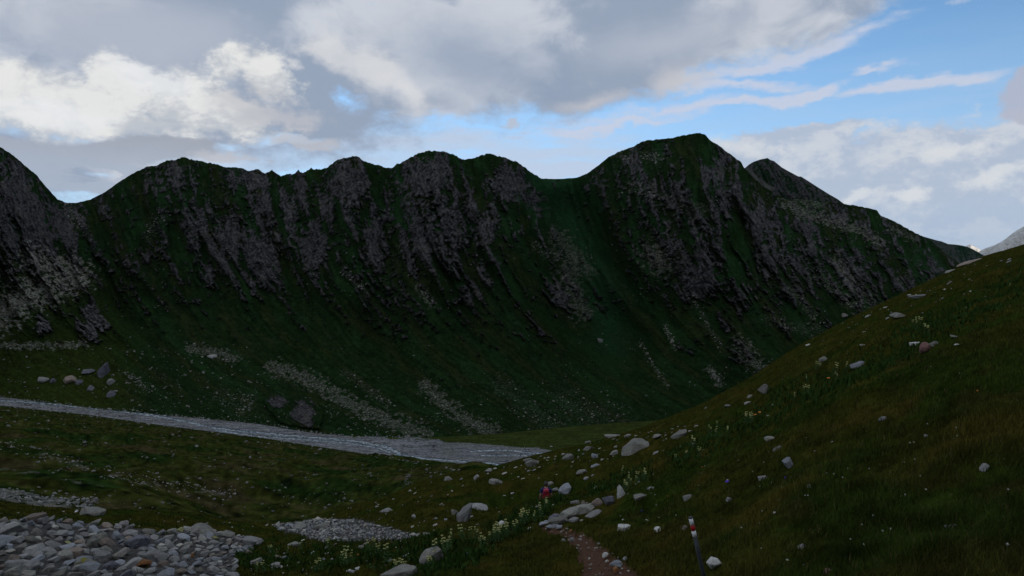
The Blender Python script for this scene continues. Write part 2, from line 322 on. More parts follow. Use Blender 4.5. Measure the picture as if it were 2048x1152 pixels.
# ------------------------------------------------------------------ materials
def newmat(name):
    m = bpy.data.materials.new(name); m.use_nodes = True
    nt = m.node_tree; b = nt.nodes['Principled BSDF']
    return m, nt, b
def terrain_mat(name, scale, contrast, bump, rough=1.0, spec=0.0, bscale=None, bdist=0.3):
    m, nt, b = newmat(name)
    at = nt.nodes.new('ShaderNodeAttribute'); at.attribute_name = 'albedo'
    tc = nt.nodes.new('ShaderNodeTexCoord')
    nz = nt.nodes.new('ShaderNodeTexNoise'); nz.inputs['Scale'].default_value = scale; nz.inputs['Detail'].default_value = 5; nz.inputs['Roughness'].default_value = .65
    nt.links.new(tc.outputs['Object'], nz.inputs['Vector'])
    mr = nt.nodes.new('ShaderNodeMapRange'); mr.inputs[1].default_value = 0.3; mr.inputs[2].default_value = 0.7
    mr.inputs[3].default_value = 1 - contrast; mr.inputs[4].default_value = 1 + contrast
    nt.links.new(nz.outputs['Fac'], mr.inputs[0])
    mx = nt.nodes.new('ShaderNodeVectorMath'); mx.operation = 'SCALE'
    nt.links.new(at.outputs['Color'], mx.inputs[0]); nt.links.new(mr.outputs[0], mx.inputs['Scale'])
    nt.links.new(mx.outputs[0], b.inputs['Base Color'])
    b.inputs['Roughness'].default_value = rough; b.inputs['Specular IOR Level'].default_value = spec
    bp = nt.nodes.new('ShaderNodeBump'); bp.inputs['Strength'].default_value = bump; bp.inputs['Distance'].default_value = bdist
    n2 = nt.nodes.new('ShaderNodeTexNoise'); n2.inputs['Scale'].default_value = bscale or scale * 1.7; n2.inputs['Detail'].default_value = 6
    nt.links.new(tc.outputs['Object'], n2.inputs['Vector']); nt.links.new(n2.outputs['Fac'], bp.inputs['Height']); nt.links.new(bp.outputs[0], b.inputs['Normal'])
    return m
M_turf = terrain_mat('turf', 6.0, .45, .6, bdist=.08)
M_soil = terrain_mat('trail_soil', 22.0, .45, .9, bdist=.03)
M_hill = terrain_mat('moor', 0.5, .4, .8, bdist=.8)
M_grav = terrain_mat('gravel', 1.0, .5, .8, bdist=.5)
M_mtn = terrain_mat('mountainside', 0.16, .35, .9, bdist=3.0)
def water_mat():
    m, nt, b = newmat('stream_water')
    at = nt.nodes.new('ShaderNodeAttribute'); at.attribute_name = 'albedo'
    nt.links.new(at.outputs['Color'], b.inputs['Base Color']); b.inputs['Roughness'].default_value = .18; b.inputs['IOR'].default_value = 1.33
    tc = nt.nodes.new('ShaderNodeTexCoord'); bp = nt.nodes.new('ShaderNodeBump'); bp.inputs['Strength'].default_value = .5; bp.inputs['Distance'].default_value = .3
    n2 = nt.nodes.new('ShaderNodeTexNoise'); n2.inputs['Scale'].default_value = 1.2; n2.inputs['Detail'].default_value = 4
    nt.links.new(tc.outputs['Object'], n2.inputs['Vector']); nt.links.new(n2.outputs['Fac'], bp.inputs['Height']); nt.links.new(bp.outputs[0], b.inputs['Normal'])
    return m
M_wat = water_mat()

def np_mesh(name, V, faces, mats, colors=None, smooth=True):
    """faces: (n,4) or (n,3) int array, or list of such arrays"""
    me = bpy.data.meshes.new(name)
    V = np.asarray(V, np.float32)
    fl = faces if isinstance(faces, list) else [faces]
    me.vertices.add(len(V)); me.vertices.foreach_set('co', V.ravel())
    nl = sum(f.size for f in fl); npoly = sum(len(f) for f in fl)
    me.loops.add(nl); me.polygons.add(npoly)
    me.loops.foreach_set('vertex_index', np.concatenate([f.ravel() for f in fl]).astype(np.int32))
    tot = np.concatenate([np.full(len(f), f.shape[1]) for f in fl]); st = np.concatenate([[0], np.cumsum(tot)[:-1]])
    me.polygons.foreach_set('loop_start', st.astype(np.int32))
    try: me.polygons.foreach_set('loop_total', tot.astype(np.int32))
    except Exception: pass
    me.polygons.foreach_set('use_smooth', np.full(npoly, smooth, dtype=bool))
    if colors is not None:
        ca = me.color_attributes.new('albedo', 'FLOAT_COLOR', 'POINT')
        cc = np.ones((len(V), 4), np.float32); cc[:, :3] = colors; ca.data.foreach_set('color', cc.ravel())
    me.update(calc_edges=True)
    for m in (mats if isinstance(mats, (list, tuple)) else [mats]): me.materials.append(m)
    return me
def link(name, me, parent=None, kind=None, **p):
    o = bpy.data.objects.new(name, me); COL.objects.link(o)
    if parent is not None: o.parent = parent
    if kind: o['kind'] = kind
    for k, v in p.items(): o[k] = v
    return o

# classify faces of the one big sheet
cls = np.zeros((NRW - 1, NC - 1), np.int8)
cls[:o_m] = 0
pf = pathv[:-1, :-1] & pathv[1:, 1:]; cls[:nr - 1][pf] = 1
cls[o_m:o_f] = 2
cls[o_f:o_k] = 3
wf = wat[:-1, :-1] | wat[1:, 1:]
mf = (meadm[:-1, :-1] > .5)
cls[o_f:o_k - 1][mf] = 4; cls[o_f:o_k - 1][wf] = 5
cls[o_k - 1:] = 6
VV = np.stack([ALLX, ALLD, ALLZ], -1).reshape(-1, 3); CCC = ALLC.reshape(-1, 3)
ii, jj = np.meshgrid(np.arange(NRW - 1), np.arange(NC - 1), indexing='ij')
def sheet(name, k, mat, **p):
    sel = cls == k; a = (ii[sel] * NC + jj[sel])
    f = np.stack([a, a + 1, a + NC + 1, a + NC], -1)
    u, inv = np.unique(f, return_inverse=True); f = inv.reshape(-1, 4)
    me = np_mesh(name, VV[u], f, mat, CCC[u])
    return link(name, me, kind='structure', **p)
sheet('ground', 0, M_turf, label='grassy alpine hillside in the foreground')
sheet('path', 1, M_soil, label='brown earth hiking trail running downhill')
sheet('hillside', 2, M_hill, label='dark stony moorland hillside above the stream')
sheet('gravel_bed', 3, M_grav, label='grey gravel bed of the valley floor')
sheet('meadow', 4, M_hill, label='flat green meadow at the foot of the mountain')
sheet('stream', 5, M_wat, label='thin braided stream in the gravel bed')
sheet('mountain', 6, M_mtn, label='dark craggy mountain ridge across the valley')

# ------------------------------------------------------------------ surface lookup by bearing
def near_hit(x, y):
    """first visible point of the foreground slope on a bearing"""
    D = np.geomspace(2.5, float(Ds(x)) * 0.995, 500); Z = near_Z(np.full_like(D, x), D); yp = CY - F * Z / D
    k = np.nonzero(yp <= y)[0]
    i = k[0] if len(k) else len(D) - 1
    if 0 < i and len(k):
        a = (yp[i - 1] - y) / max(1e-6, yp[i - 1] - yp[i]); d = D[i - 1] + (D[i] - D[i - 1]) * a
        z = near_Z(np.array([float(x)]), np.array([d]))[0]; return float(d), float((x - CX) / F * d), float(z)
    return float(D[i]), float((x - CX) / F * D[i]), float(Z[i])
def band_hit(x, y, o0, n):
    j = int(np.clip(np.searchsorted(XC, x), 0, NC - 1)); ypc = ALLYPX[o0:o0 + n, j]
    k = np.nonzero(ypc <= y)[0]; i = k[0] if len(k) else n - 1
    D = ALLD[o0 + i, j]; return float(D), float((x - CX) / F * D), float(ALLZ[o0 + i, j])
def hit(x, y):
    if y > ysil(x) + 1: return near_hit(x, y)
    if y > flY(x): return band_hit(x, y, o_m, nm)
    if y > toeY(x): return band_hit(x, y, o_f, nf)
    return band_hit(x, y, o_k, nk)

# ------------------------------------------------------------------ more distant mountains
def far_layer(name, label, ridge, ybot, Dr, Dbot, relA, sc, colf, x0, x1, nx, ny, mat, seed, back=600):
    xs = np.linspace(x0, x1, nx); tt = np.linspace(0, 1, ny)[:, None]
    rf = C(*ridge); yr = rf(xs); yb = ybot(xs) if callable(ybot) else np.full(nx, ybot)
    Yp = yb + (yr - yb) * tt; Xp = np.broadcast_to(xs, Yp.shape)
    s = Xp - (Yp - 300) * .5
    a = ridged(s / sc, Yp / (sc * 3), seed, 3); b2 = ridged(s / (sc * .3), Yp / sc, seed + 5, 3)
    D = Dbot + (Dr - Dbot) * tt - relA * (a + .45 * b2) * np.minimum(1, (1 - tt) * 5) ** .5
    Z = (CY - Yp) / F * D; X = (Xp - CX) / F * D
    c = colf(Xp, Yp, a, b2)
    tb_ = np.linspace(0, 1, 8)[1:][:, None]
    D3 = D[-1] + back * tb_; Z3 = Z[-1] - back * .7 * tb_; X3 = (xs - CX) / F * D3
    V = np.concatenate([np.stack([X, D, Z], -1), np.stack([X3, D3, Z3], -1)], 0); n_ = V.shape[0]
    c = np.concatenate([c, np.broadcast_to(c[-1][None], (7, nx, 3))], 0)
    i_, j_ = np.meshgrid(np.arange(n_ - 1), np.arange(nx - 1), indexing='ij'); a_ = (i_ * nx + j_).ravel()
    f = np.stack([a_, a_ + 1, a_ + nx + 1, a_ + nx], -1)
    return link(name, np_mesh(name, V.reshape(-1, 3), f, mat, c.reshape(-1, 3)), kind='structure', label=label)
def colG(x, y, a, b):
    g = fbm(x / 5, y / 5, 702, 3); m = sstep(0.05, 0.4, .4 * a + .4 * b + .5 * g - .1)
    c = np.array([0.016, .042, .018]) * (1 + .4 * g)[..., None]
    c = c * .55
    c = mixc(c, np.array([.045, .043, .046]) * (1 + .5 * g)[..., None], m)
    s_ = sstep(1.2, .5, dseg(x, y, [(1495, 340), (1520, 365), (1545, 378)]) / 5 + .6 * g)
    return np.clip(mixc(c, np.array([.09, .088, .08]), s_ * .7), .004, 1)
far_layer('mountain', 'second craggy summit behind the right shoulder of the ridge',
    [(1440, 345), (1470, 340), (1490, 336), (1498, 329), (1506, 324), (1520, 319), (1535, 316), (1541, 320), (1548, 322), (1564, 335), (1580, 344), (1597, 353), (1602, 353), (1618, 363), (1635, 374), (1659, 389), (1675, 398), (1690, 409), (1720, 430), (1760, 460)],
    lambda x: np.interp(x, [1440, 1760], [440, 500]), 1900, 1600, 25, 26, colG, 1440, 1760, 240, 90, M_mtn, 711)
def colF(x, y, a, b):
    g = fbm(x / 5, y / 4, 722, 3); m = sstep(0.1, .5, .5 * a + .3 * b + .4 * g)
    c = .6 * np.array([0.020, .050, .030]) * (1 + .4 * g)[..., None]
    return np.clip(mixc(c, np.array([.07, .07, .07]), m * .6), .004, 1)
far_layer('mountain', 'low green end of the ridge beyond the shoulder',
    [(1820, 466), (1850, 474), (1871, 480), (1884, 483), (1896, 488), (1910, 489), (1924, 491), (1936, 494), (1945, 498), (1956, 504), (1966, 510), (1985, 524), (2060, 570)],
    lambda x: np.interp(x, [1820, 2060], [560, 620]), 2600, 2200, 25, 22, colF, 1820, 2060, 180, 80, M_mtn, 731)
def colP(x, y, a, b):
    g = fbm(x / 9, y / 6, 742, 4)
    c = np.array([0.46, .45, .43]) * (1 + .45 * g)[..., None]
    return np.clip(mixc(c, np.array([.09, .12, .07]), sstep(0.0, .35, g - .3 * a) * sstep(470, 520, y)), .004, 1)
M_far = terrain_mat('distant_rock', 0.004, .25, .5, bdist=40)
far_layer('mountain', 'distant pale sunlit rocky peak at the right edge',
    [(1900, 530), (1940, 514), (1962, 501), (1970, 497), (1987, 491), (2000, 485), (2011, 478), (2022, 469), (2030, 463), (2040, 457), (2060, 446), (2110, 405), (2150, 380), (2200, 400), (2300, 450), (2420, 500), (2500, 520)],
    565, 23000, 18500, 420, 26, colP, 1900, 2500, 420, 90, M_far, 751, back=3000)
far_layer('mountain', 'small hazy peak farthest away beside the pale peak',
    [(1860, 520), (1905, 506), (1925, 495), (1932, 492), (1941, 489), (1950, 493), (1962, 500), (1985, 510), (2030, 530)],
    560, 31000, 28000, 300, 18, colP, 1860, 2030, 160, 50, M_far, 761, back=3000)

# ------------------------------------------------------------------ unseen mountain added behind the viewer to keep the sun off the valley
az = np.radians(np.linspace(62, 298, 130))[None, :]; rr = np.concatenate([[0.3, 2, 5, 12, 25], np.geomspace(45, 4500, 70)])[:, None]
X = rr * np.sin(az); Y = rr * np.cos(az)
SX, SY = math.sin(R(152)), math.cos(R(152))
pp = X * SX + Y * SY; qq = X * -SY + Y * SX
prof = np.interp(pp, [-9000, 0, 60, 200, 500, 1050, 1500, 3000, 4500], [-4, -3, 2, 45, 200, 690, 560, 150, -100]) * (0.2 + 0.8 * sstep(3700, 2900, np.abs(qq - 600))) - 2.6 - .002 * rr
Zb_ = prof * (1 + 0.16 * fbm(az * 3 + 0 * rr, np.log(rr + 5) + 0 * az, 801, 3) * sstep(60, 300, pp)) + ridged(X / 300, Y / 300, 803, 4) * 30 * sstep(60, 400, pp)
cB = np.array([.03, .042, .016]) + (np.array([.14, .135, .13]) - np.array([.03, .042, .016])) * sstep(-.1, .3, fbm(X / 120, Y / 120, 811, 4) + sstep(200, 900, rr) * .3)[..., None]
n_, nx = X.shape; i_, j_ = np.meshgrid(np.arange(n_ - 1), np.arange(nx - 1), indexing='ij'); a_ = (i_ * nx + j_).ravel()
link('mountain', np_mesh('mountain', np.stack([X, Y, Zb_], -1).reshape(-1, 3), np.stack([a_, a_ + nx, a_ + nx + 1, a_ + 1], -1), M_mtn, cB.reshape(-1, 3)), kind='structure', label='added sun-blocking mountain behind the viewer, out of view')

# ------------------------------------------------------------------ stones
def rock_material(name, c1, c2, attr=False, lichen=None):
    m, nt, b = newmat(name); N = nt.nodes; L = nt.links
    tc = N.new('ShaderNodeTexCoord'); oi = N.new('ShaderNodeObjectInfo')
    vm_ = N.new('ShaderNodeVectorMath'); vm_.operation = 'SCALE'; L.new(oi.outputs['Random'], vm_.inputs['Scale']); vm_.inputs[0].default_value = (31, 17, 23)
    ad = N.new('ShaderNodeVectorMath'); ad.operation = 'ADD'; L.new(tc.outputs['Object'], ad.inputs[0]); L.new(vm_.outputs[0], ad.inputs[1])
    nz = N.new('ShaderNodeTexNoise'); nz.inputs['Scale'].default_value = 2.2; nz.inputs['Detail'].default_value = 8; nz.inputs['Roughness'].default_value = .7; L.new(ad.outputs[0], nz.inputs['Vector'])
    cr = N.new('ShaderNodeValToRGB'); cr.color_ramp.elements[0].position = .3; cr.color_ramp.elements[1].position = .7
    cr.color_ramp.elements[0].color = (*c1, 1); cr.color_ramp.elements[1].color = (*c2, 1); L.new(nz.outputs['Fac'], cr.inputs[0])
    last = cr.outputs[0]
    if lichen:
        n3 = N.new('ShaderNodeTexNoise'); n3.inputs['Scale'].default_value = 1.3; n3.inputs['Detail'].default_value = 5; L.new(ad.outputs[0], n3.inputs['Vector'])
        mr = N.new('ShaderNodeMapRange'); mr.inputs[1].default_value = .5; mr.inputs[2].default_value = .62; L.new(n3.outputs['Fac'], mr.inputs[0])
        mx = N.new('ShaderNodeMix'); mx.data_type = 'RGBA'; mx.inputs[7].default_value = (*lichen, 1); L.new(mr.outputs[0], mx.inputs[0]); L.new(last, mx.inputs[6]); last = mx.outputs[2]
    mul = N.new('ShaderNodeVectorMath'); mul.operation = 'MULTIPLY'; L.new(last, mul.inputs[0])
    if attr:
        at = N.new('ShaderNodeAttribute'); at.attribute_name = 'albedo'; L.new(at.outputs['Color'], mul.inputs[1])
    else:
        mr2 = N.new('ShaderNodeMapRange'); mr2.inputs[3].default_value = .68; mr2.inputs[4].default_value = 1.25; L.new(oi.outputs['Random'], mr2.inputs[0]); L.new(mr2.outputs[0], mul.inputs[1])
    L.new(mul.outputs[0], b.inputs['Base Color']); b.inputs['Roughness'].default_value = .95; b.inputs['Specular IOR Level'].default_value = .08
    bp = N.new('ShaderNodeBump'); bp.inputs['Strength'].default_value = .5; bp.inputs['Distance'].default_value = .05
    n2 = N.new('ShaderNodeTexNoise'); n2.inputs['Scale'].default_value = 7; n2.inputs['Detail'].default_value = 7; L.new(ad.outputs[0], n2.inputs['Vector']); L.new(n2.outputs['Fac'], bp.inputs['Height']); L.new(bp.outputs[0], b.inputs['Normal'])
    return m
MR = {
 'grey': rock_material('grey_stone', (.17, .17, .17), (.34, .335, .32)),
 'pale': rock_material('pale_stone', (.14, .137, .12), (.30, .29, .26)),
 'white': rock_material('white_stone', (.40, .40, .38), (.68, .68, .65)),
 'dark': rock_material('dark_stone', (.07, .07, .085), (.20, .20, .23)),
 'blue': rock_material('bluish_stone', (.19, .20, .22), (.34, .36, .39)),
 'brown': rock_material('brown_stone', (.16, .13, .11), (.30, .25, .21)),
 'lichen': rock_material('lichened_stone', (.19, .19, .18), (.33, .33, .30), lichen=(.26, .25, .04)),
 'rust': rock_material('rusty_stone', (.20, .10, .05), (.36, .17, .07)),
 'reddish': rock_material('reddish_stone', (.12, .06, .06), (.22, .13, .12)),
}
M_rubble = rock_material('rubble_stone', (.7, .7, .7), (1.25, 1.25, 1.25), attr=True)

def ico(sub):
    bm = bmesh.new(); bmesh.ops.create_icosphere(bm, subdivisions=sub, radius=1.0)
    V = np.array([v.co[:] for v in bm.verts]); Fc = np.array([[v.index for v in f.verts] for f in bm.faces]); bm.free(); return V, Fc
ICO = {k: ico(k) for k in (1, 2, 3, 4)}
def rock_shape(seed, sub, kind='block', rough=.05):
    rg = np.random.default_rng(seed); V, Fc = ICO[sub]
    npn = {'block': 9, 'slab': 8, 'round': 22, 'wedge': 7}[kind]
    n = rg.normal(size=(npn, 3)); n /= np.linalg.norm(n, axis=1)[:, None]; d = rg.uniform(.55, .85, npn)
    ex = []
    if kind == 'slab': ex = [((.1, .05, 1), .55), ((-.05, .1, -1), .6), ((1, .3, .1), .9), ((-1, .2, 0), .9)]
    if kind == 'wedge': ex = [((.85, -.1, .55), .42), ((-.8, -.3, .5), .5), ((0, -1, .35), .5), ((0, 0, -1), .6)]
    if kind == 'block': ex = [((.2, .1, 1), .68), ((0, -1, .3), .7), ((1, -.3, .1), .75)]
    for v, dd in ex:
        v = np.array(v, float); v /= np.linalg.norm(v); n = np.vstack([n, v]); d = np.append(d, dd)
    c = V @ n.T; r = np.where(c > .05, d[None, :] / np.maximum(c, .05), 9).min(1); r = np.minimum(r, 1.05)
    r = r * (1 + rough * (fbm(V[:, 0] * 2.3 + seed, V[:, 1] * 2.3 + V[:, 2] * 1.7, seed, 3)) * 2)
    P = V * r[:, None]
    lo, hi_ = P.min(0), P.max(0); P = (P - (lo + hi_) / 2) / ((hi_ - lo) / 2)
    return P, Fc
_rm = {}
def hull_shape(seed, kind, npt=16, bev=.06):
    rd = random.Random(seed * 31 + len(kind)); bm = bmesh.new()
    for i in range(npt):
        v = Vector([rd.gauss(0, 1) for _ in range(3)]).normalized() * rd.uniform(.8, 1.0)
        v = Vector([math.copysign(abs(c) ** .75, c) for c in v]); 
        if kind == 'slab': v.z = math.copysign(abs(v.z) ** .5, v.z)
        bm.verts.new(v)
    r_ = bmesh.ops.convex_hull(bm, input=bm.verts[:])
    bmesh.ops.delete(bm, geom=[v for v in bm.verts if not v.link_faces], context='VERTS')
    bmesh.ops.dissolve_limit(bm, angle_limit=.22, verts=bm.verts[:], edges=bm.edges[:])
    if bev: bmesh.ops.bevel(bm, geom=bm.edges[:], offset=bev, segments=1, affect='EDGES')
    bmesh.ops.triangulate(bm, faces=bm.faces[:])
    bm.verts.index_update()
    P = np.array([v.co[:] for v in bm.verts]); Fc = np.array([[v.index for v in f.verts] for f in bm.faces]); bm.free()
    lo, hi_ = P.min(0), P.max(0); return (P - (lo + hi_) / 2) / ((hi_ - lo) / 2), Fc
def rock_mesh(kind, mat, i, sub):
    key = (kind, mat, i, sub)
    if key not in _rm and kind not in ('round', 'wedge') and sub < 4:
        P, Fc = hull_shape(i, kind, 18); _rm[key] = np_mesh('stone_' + kind, P, Fc, MR[mat], smooth=False)
    if key not in _rm:
        P, Fc = rock_shape(100 + i * 7 + len(kind) * 13, sub, kind)
        _rm[key] = np_mesh('stone_' + kind, P, Fc, MR[mat], smooth=(kind == 'round'))
    return _rm[key]
ROCKS = []   # every stone: x,y centre in bearing units, w,h, kind, material, roll, label, group, category
def rk_(x, y, w, h, kind='block', mat='pale', roll=0, label=None, group=None, name='boulder', forced=True, tint=None):
    ROCKS.append(dict(x=x, y=y, w=w, h=h, kind=kind, mat=mat, roll=roll, label=label, group=group, name=name, forced=forced, tint=tint))

rk_(1270, 892, 64, 34, 'wedge', 'pale', 22, 'large pale wedge-shaped boulder, the biggest on the far part of the grass slope')
rk_(932, 1024, 32, 52, 'wedge', 'grey', -35, 'tall grey slab standing upright in the turf left of the flowers')
rk_(955, 1014, 44, 12, 'slab', 'grey', -3, 'low grey rock ledge running right from the upright slab')
rk_(908, 1023, 14, 16, 'block', 'pale', 30, 'pale stone just left of the tall upright grey slab')
rk_(866, 1113, 56, 36, 'round', 'pale', 30, 'rounded pale boulder with yellow flowers at its right side')
rk_(802, 1146, 84, 28, 'slab', 'pale', 10, 'long flat pale boulder cut by the bottom edge of the picture')
rk_(1242, 983, 20, 27, 'wedge', 'white', 8, 'pointed white triangular stone below the yellow flowers')
rk_(1129, 977, 30, 22, 'block', 'blue', 28, 'bluish grey boulder to the right of the hiker')
rk_(1101, 967, 14, 9, 'block', 'pale', 0, "small pale block behind the hiker's head")
rk_(1109, 979, 14, 7, 'slab', 'grey', 8, 'small flat stone between the hiker and the bluish boulder')
rk_(1194, 1005, 24, 18, 'round', 'brown', 5, 'rounded brownish boulder at the upper end of the trail slabs')
rk_(1218, 1002, 26, 20, 'round', 'dark', 8, 'dark grey rounded boulder between the slabs and the white pointed stone')
rk_(1172, 1019, 44, 16, 'slab', 'pale', 10, 'upper of the large pale slabs laid along the trail')
rk_(1188, 1029, 42, 9, 'slab', 'grey', 24, 'narrow tilted slab along the lower right side of the trail steps')
rk_(1138, 1030, 48, 20, 'slab', 'pale', 18, 'broad pale slab in the middle of the trail steps')
rk_(1116, 1041, 40, 12, 'slab', 'pale', 12, 'light slab above the bluish paving at the lower end of the trail steps')
rk_(1108, 1033, 24, 9, 'block', 'dark', 10, 'dark stone at the left edge of the trail steps')
rk_(1146, 1040, 26, 8, 'slab', 'grey', 22, 'lowest grey slab at the right edge of the trail steps')
for i, (x, y, w, h) in enumerate([(1088, 1047, 22, 5), (1101, 1053, 20, 6), (1111, 1049, 16, 4), (1095, 1043, 14, 4), (1118, 1054, 14, 5)]):
    rk_(x, y, w, h, 'slab', 'blue', 6, 'flat bluish paving stone where the earth trail meets the slabs', 'bluish paving stones at the foot of the trail steps', 'paving_stone')
rk_(1148, 1006, 24, 8, 'slab', 'grey', 0, 'flat grey stone in the turf above the trail slabs')
rk_(1167, 1006, 12, 9, 'block', 'brown', 0, 'small brown block above the upper trail slab')
rk_(1076, 1012, 14, 9, 'block', 'pale', -8, 'pale square stone beside the dark herbs below the hiker')
rk_(1427, 1129, 30, 27, 'block', 'white', -10, 'white angular boulder beside the foot of the trail post')
rk_(1248, 1057, 28, 14, 'block', 'white', 0, 'jagged white stone in the grass right of the earth trail')
rk_(1316, 1059, 16, 13, 'wedge', 'white', -20, 'small white pointed stone left of the trail post')
rk_(1370, 1056, 10, 12, 'block', 'brown', -30, 'brown stone half hidden just behind the trail post')
rk_(1375, 995, 20, 14, 'round', 'grey', 28, 'rounded grey stone upslope of the trail post')
rk_(1458, 999, 15, 11, 'block', 'grey', 10, 'grey block in the grass to the upper right of the trail post')
rk_(1280, 994, 30, 10, 'slab', 'pale', 6, 'flat pale rock right of the white pointed stone')
rk_(1300, 978, 18, 7, 'slab', 'grey', 8, 'thin grey rock above the flat pale rock on the slope')
rk_(1578, 927, 20, 22, 'block', 'blue', 35, 'bluish upright stone alone in the middle of the right slope')
rk_(1540, 878, 22, 12, 'round', 'pale', 8, 'pale half-buried stone above the slanting stone splinter')
rk_(1554, 898, 20, 5, 'slab', 'pale', 30, 'slanting stone splinter below the half-buried stone')
rk_(1526, 780, 18, 36, 'slab', 'pale', -32, 'leaning pale pillar-like boulder near the skyline of the right slope')
rk_(1501, 792, 16, 9, 'block', 'pale', 15, 'small pale stone left of the leaning pillar boulder')
rk_(1495, 806, 16, 6, 'slab', 'pale', 18, 'thin pale stone below the leaning pillar boulder')
rk_(1455, 812, 14, 8, 'block', 'grey', 0, 'grey stone close to the skyline below the leaning pillar boulder')
rk_(1718, 729, 38, 18, 'round', 'blue', 12, 'smooth grey boulder lying among herbs high on the right slope')
rk_(1647, 718, 18, 14, 'block', 'pale', 12, 'pale blocky stone near the upper skyline among the herbs')
rk_(1833, 687, 26, 8, 'slab', 'white', 6, 'flat whitish slab sticking out beside the reddish boulder')
rk_(1849, 696, 20, 24, 'round', 'reddish', 10, 'reddish boulder under the flat whitish slab')
rk_(1867, 688, 20, 8, 'slab', 'pale', 24, 'pale streak of rock right of the reddish boulder')
rk_(1910, 674, 20, 5, 'slab', 'pale', -18, 'thin pale rock up and right of the reddish boulder')
rk_(1913, 690, 10, 5, 'block', 'white', 5, 'tiny white stone right of the reddish boulder')
rk_(1938, 525, 54, 7, 'slab', 'brown', 17, 'long flat rock outcrop on the skyline at the far right')
rk_(1900, 542, 20, 5, 'slab', 'pale', 16, 'pale slab left of the long outcrop on the right skyline')
rk_(1840, 592, 44, 7, 'slab', 'grey', 8, 'long thin rock ledge below the right skyline')
rk_(1798, 629, 34, 12, 'wedge', 'pale', 0, 'pale pointed block in the stony patch of the right slope')
rk_(1686, 630, 20, 9, 'block', 'pale', 10, 'pale boulder sitting right on the skyline of the right slope')
rk_(1360, 869, 38, 14, 'slab', 'pale', 28, 'slanted pale slab right of the biggest wedge boulder')
rk_(1314, 873, 20, 12, 'block', 'pale', 10, 'pale stone between the wedge boulder and the slanted slab')
rk_(1312, 906, 16, 7, 'slab', 'grey', 20, 'thin grey stone below the slanted pale slab')
rk_(1063, 926, 30, 16, 'slab', 'pale', 32, 'slanting pale slab near the edge of the slope above the hiker')
rk_(1055, 920, 18, 7, 'slab', 'pale', 15, 'flat stone at the very edge of the slope above the slanting slab')
rk_(1135, 914, 26, 15, 'block', 'pale', 14, 'lumpy pale boulder at the left of the stony band above the hiker')
rk_(1178, 896, 26, 12, 'block', 'pale', 8, 'tan boulder at the top of the stony band above the hiker')
rk_(1190, 911, 14, 14, 'block', 'blue', 25, 'bluish stone in the middle of the stony band above the hiker')
rk_(1228, 906, 18, 10, 'slab', 'pale', 30, 'oblong pale stone just below left of the wedge boulder')
rk_(1190, 931, 20, 8, 'round', 'blue', 15, 'smooth bluish stone below the stony band')
rk_(1163, 943, 24, 7, 'slab', 'pale', 12, 'flat whitish stone lying lowest in the stony band')
rk_(1225, 872, 34, 7, 'slab', 'pale', 2, 'flat pale stones ledge above the wedge boulder near the skyline')
rk_(1255, 871, 16, 7, 'block', 'pale', 10, 'small pale block above the wedge boulder near the skyline')
rk_(1176, 884, 14, 5, 'slab', 'pale', 12, 'thin pale stone at the skyline left above the stony band')
rk_(1173, 957, 12, 10, 'round', 'grey', 25, 'mossy grey stone below the stony band')
rk_(1186, 951, 10, 6, 'round', 'grey', 5, 'small mossy stone beside the mossy grey stone')
rk_(897, 957, 20, 9, 'wedge', 'pale', 0, 'pale pointed stone at the far left edge of the slope')
rk_(990, 963, 30, 13, 'slab', 'pale', 12, 'broad pale stone on the slope left of the hiker')
rk_(953, 954, 9, 14, 'block', 'grey', -35, 'narrow grey stone leaning left of the broad pale stone')
rk_(978, 941, 20, 8, 'slab', 'grey', 18, 'grey flat stone near the gravel bed edge of the slope')
rk_(1003, 1049, 20, 12, 'slab', 'white', 38, 'white elongated stone pointing up above the big flower cluster')
rk_(930, 1111, 24, 8, 'slab', 'dark', 8, 'dark flat stone right of the rounded pale boulder')
rk_(852, 1069, 16, 6, 'slab', 'pale', -6, 'pale flat stone at the right tip of the small rubble field')
rk_(772, 1021, 26, 6, 'slab', 'grey', 12, 'low grey ledge above the small rubble field')
rk_(827, 1034, 10, 11, 'block', 'grey', 0, 'grey block above the right end of the small rubble field')
rk_(505, 1083, 38, 16, 'slab', 'grey', -4, 'broad grey boulder at the right tip of the large rubble field')
rk_(587, 1089, 22, 10, 'block', 'pale', 3, 'pale double-humped stone in the herbs between the two rubble fields')
rk_(556, 1115, 22, 12, 'block', 'brown', 5, 'brownish stone with a white stone beside it in the lower meadow')
rk_(571, 1117, 14, 7, 'slab', 'blue', -25, 'bluish stone leaning on the brownish stone in the lower meadow')
rk_(549, 1131, 26, 9, 'slab', 'pale', 10, 'elongated pale stone below the brownish stone in the lower meadow')
rk_(511, 1124, 24, 10, 'block', 'pale', 15, 'pale stone at the right side of the large rubble field')
rk_(722, 1094, 12, 8, 'block', 'pale', -5, 'small pale stone under the small rubble field')
rk_(737, 1124, 14, 5, 'slab', 'white', 5, 'thin white stone left of the rounded pale boulder')
rk_(713, 1138, 14, 6, 'slab', 'white', 8, 'flat white stone low in the meadow left of the long flat boulder')
rk_(498, 1104, 14, 10, 'block', 'brown', 10, 'small brown block right beside the large rubble field')
rk_(1653, 1146, 26, 16, 'block', 'reddish', 20, 'reddish white stone cut by the bottom edge on the right slope')
rk_(1604, 1094, 18, 10, 'block', 'grey', 12, 'grey stone in the grass to the right of the trail post')
rk_(1620, 972, 14, 8, 'wedge', 'white', 15, 'small white stone upslope in the right meadow')
rk_(1526, 956, 20, 9, 'slab', 'grey', 22, 'grey low stone left of the bluish upright stone')
rk_(1968, 936, 10, 20, 'slab', 'grey', -35, 'slanting grey stone far out on the right slope')
rk_(1765, 838, 18, 9, 'round', 'grey', 20, 'half-buried mossy stone high in the right meadow')
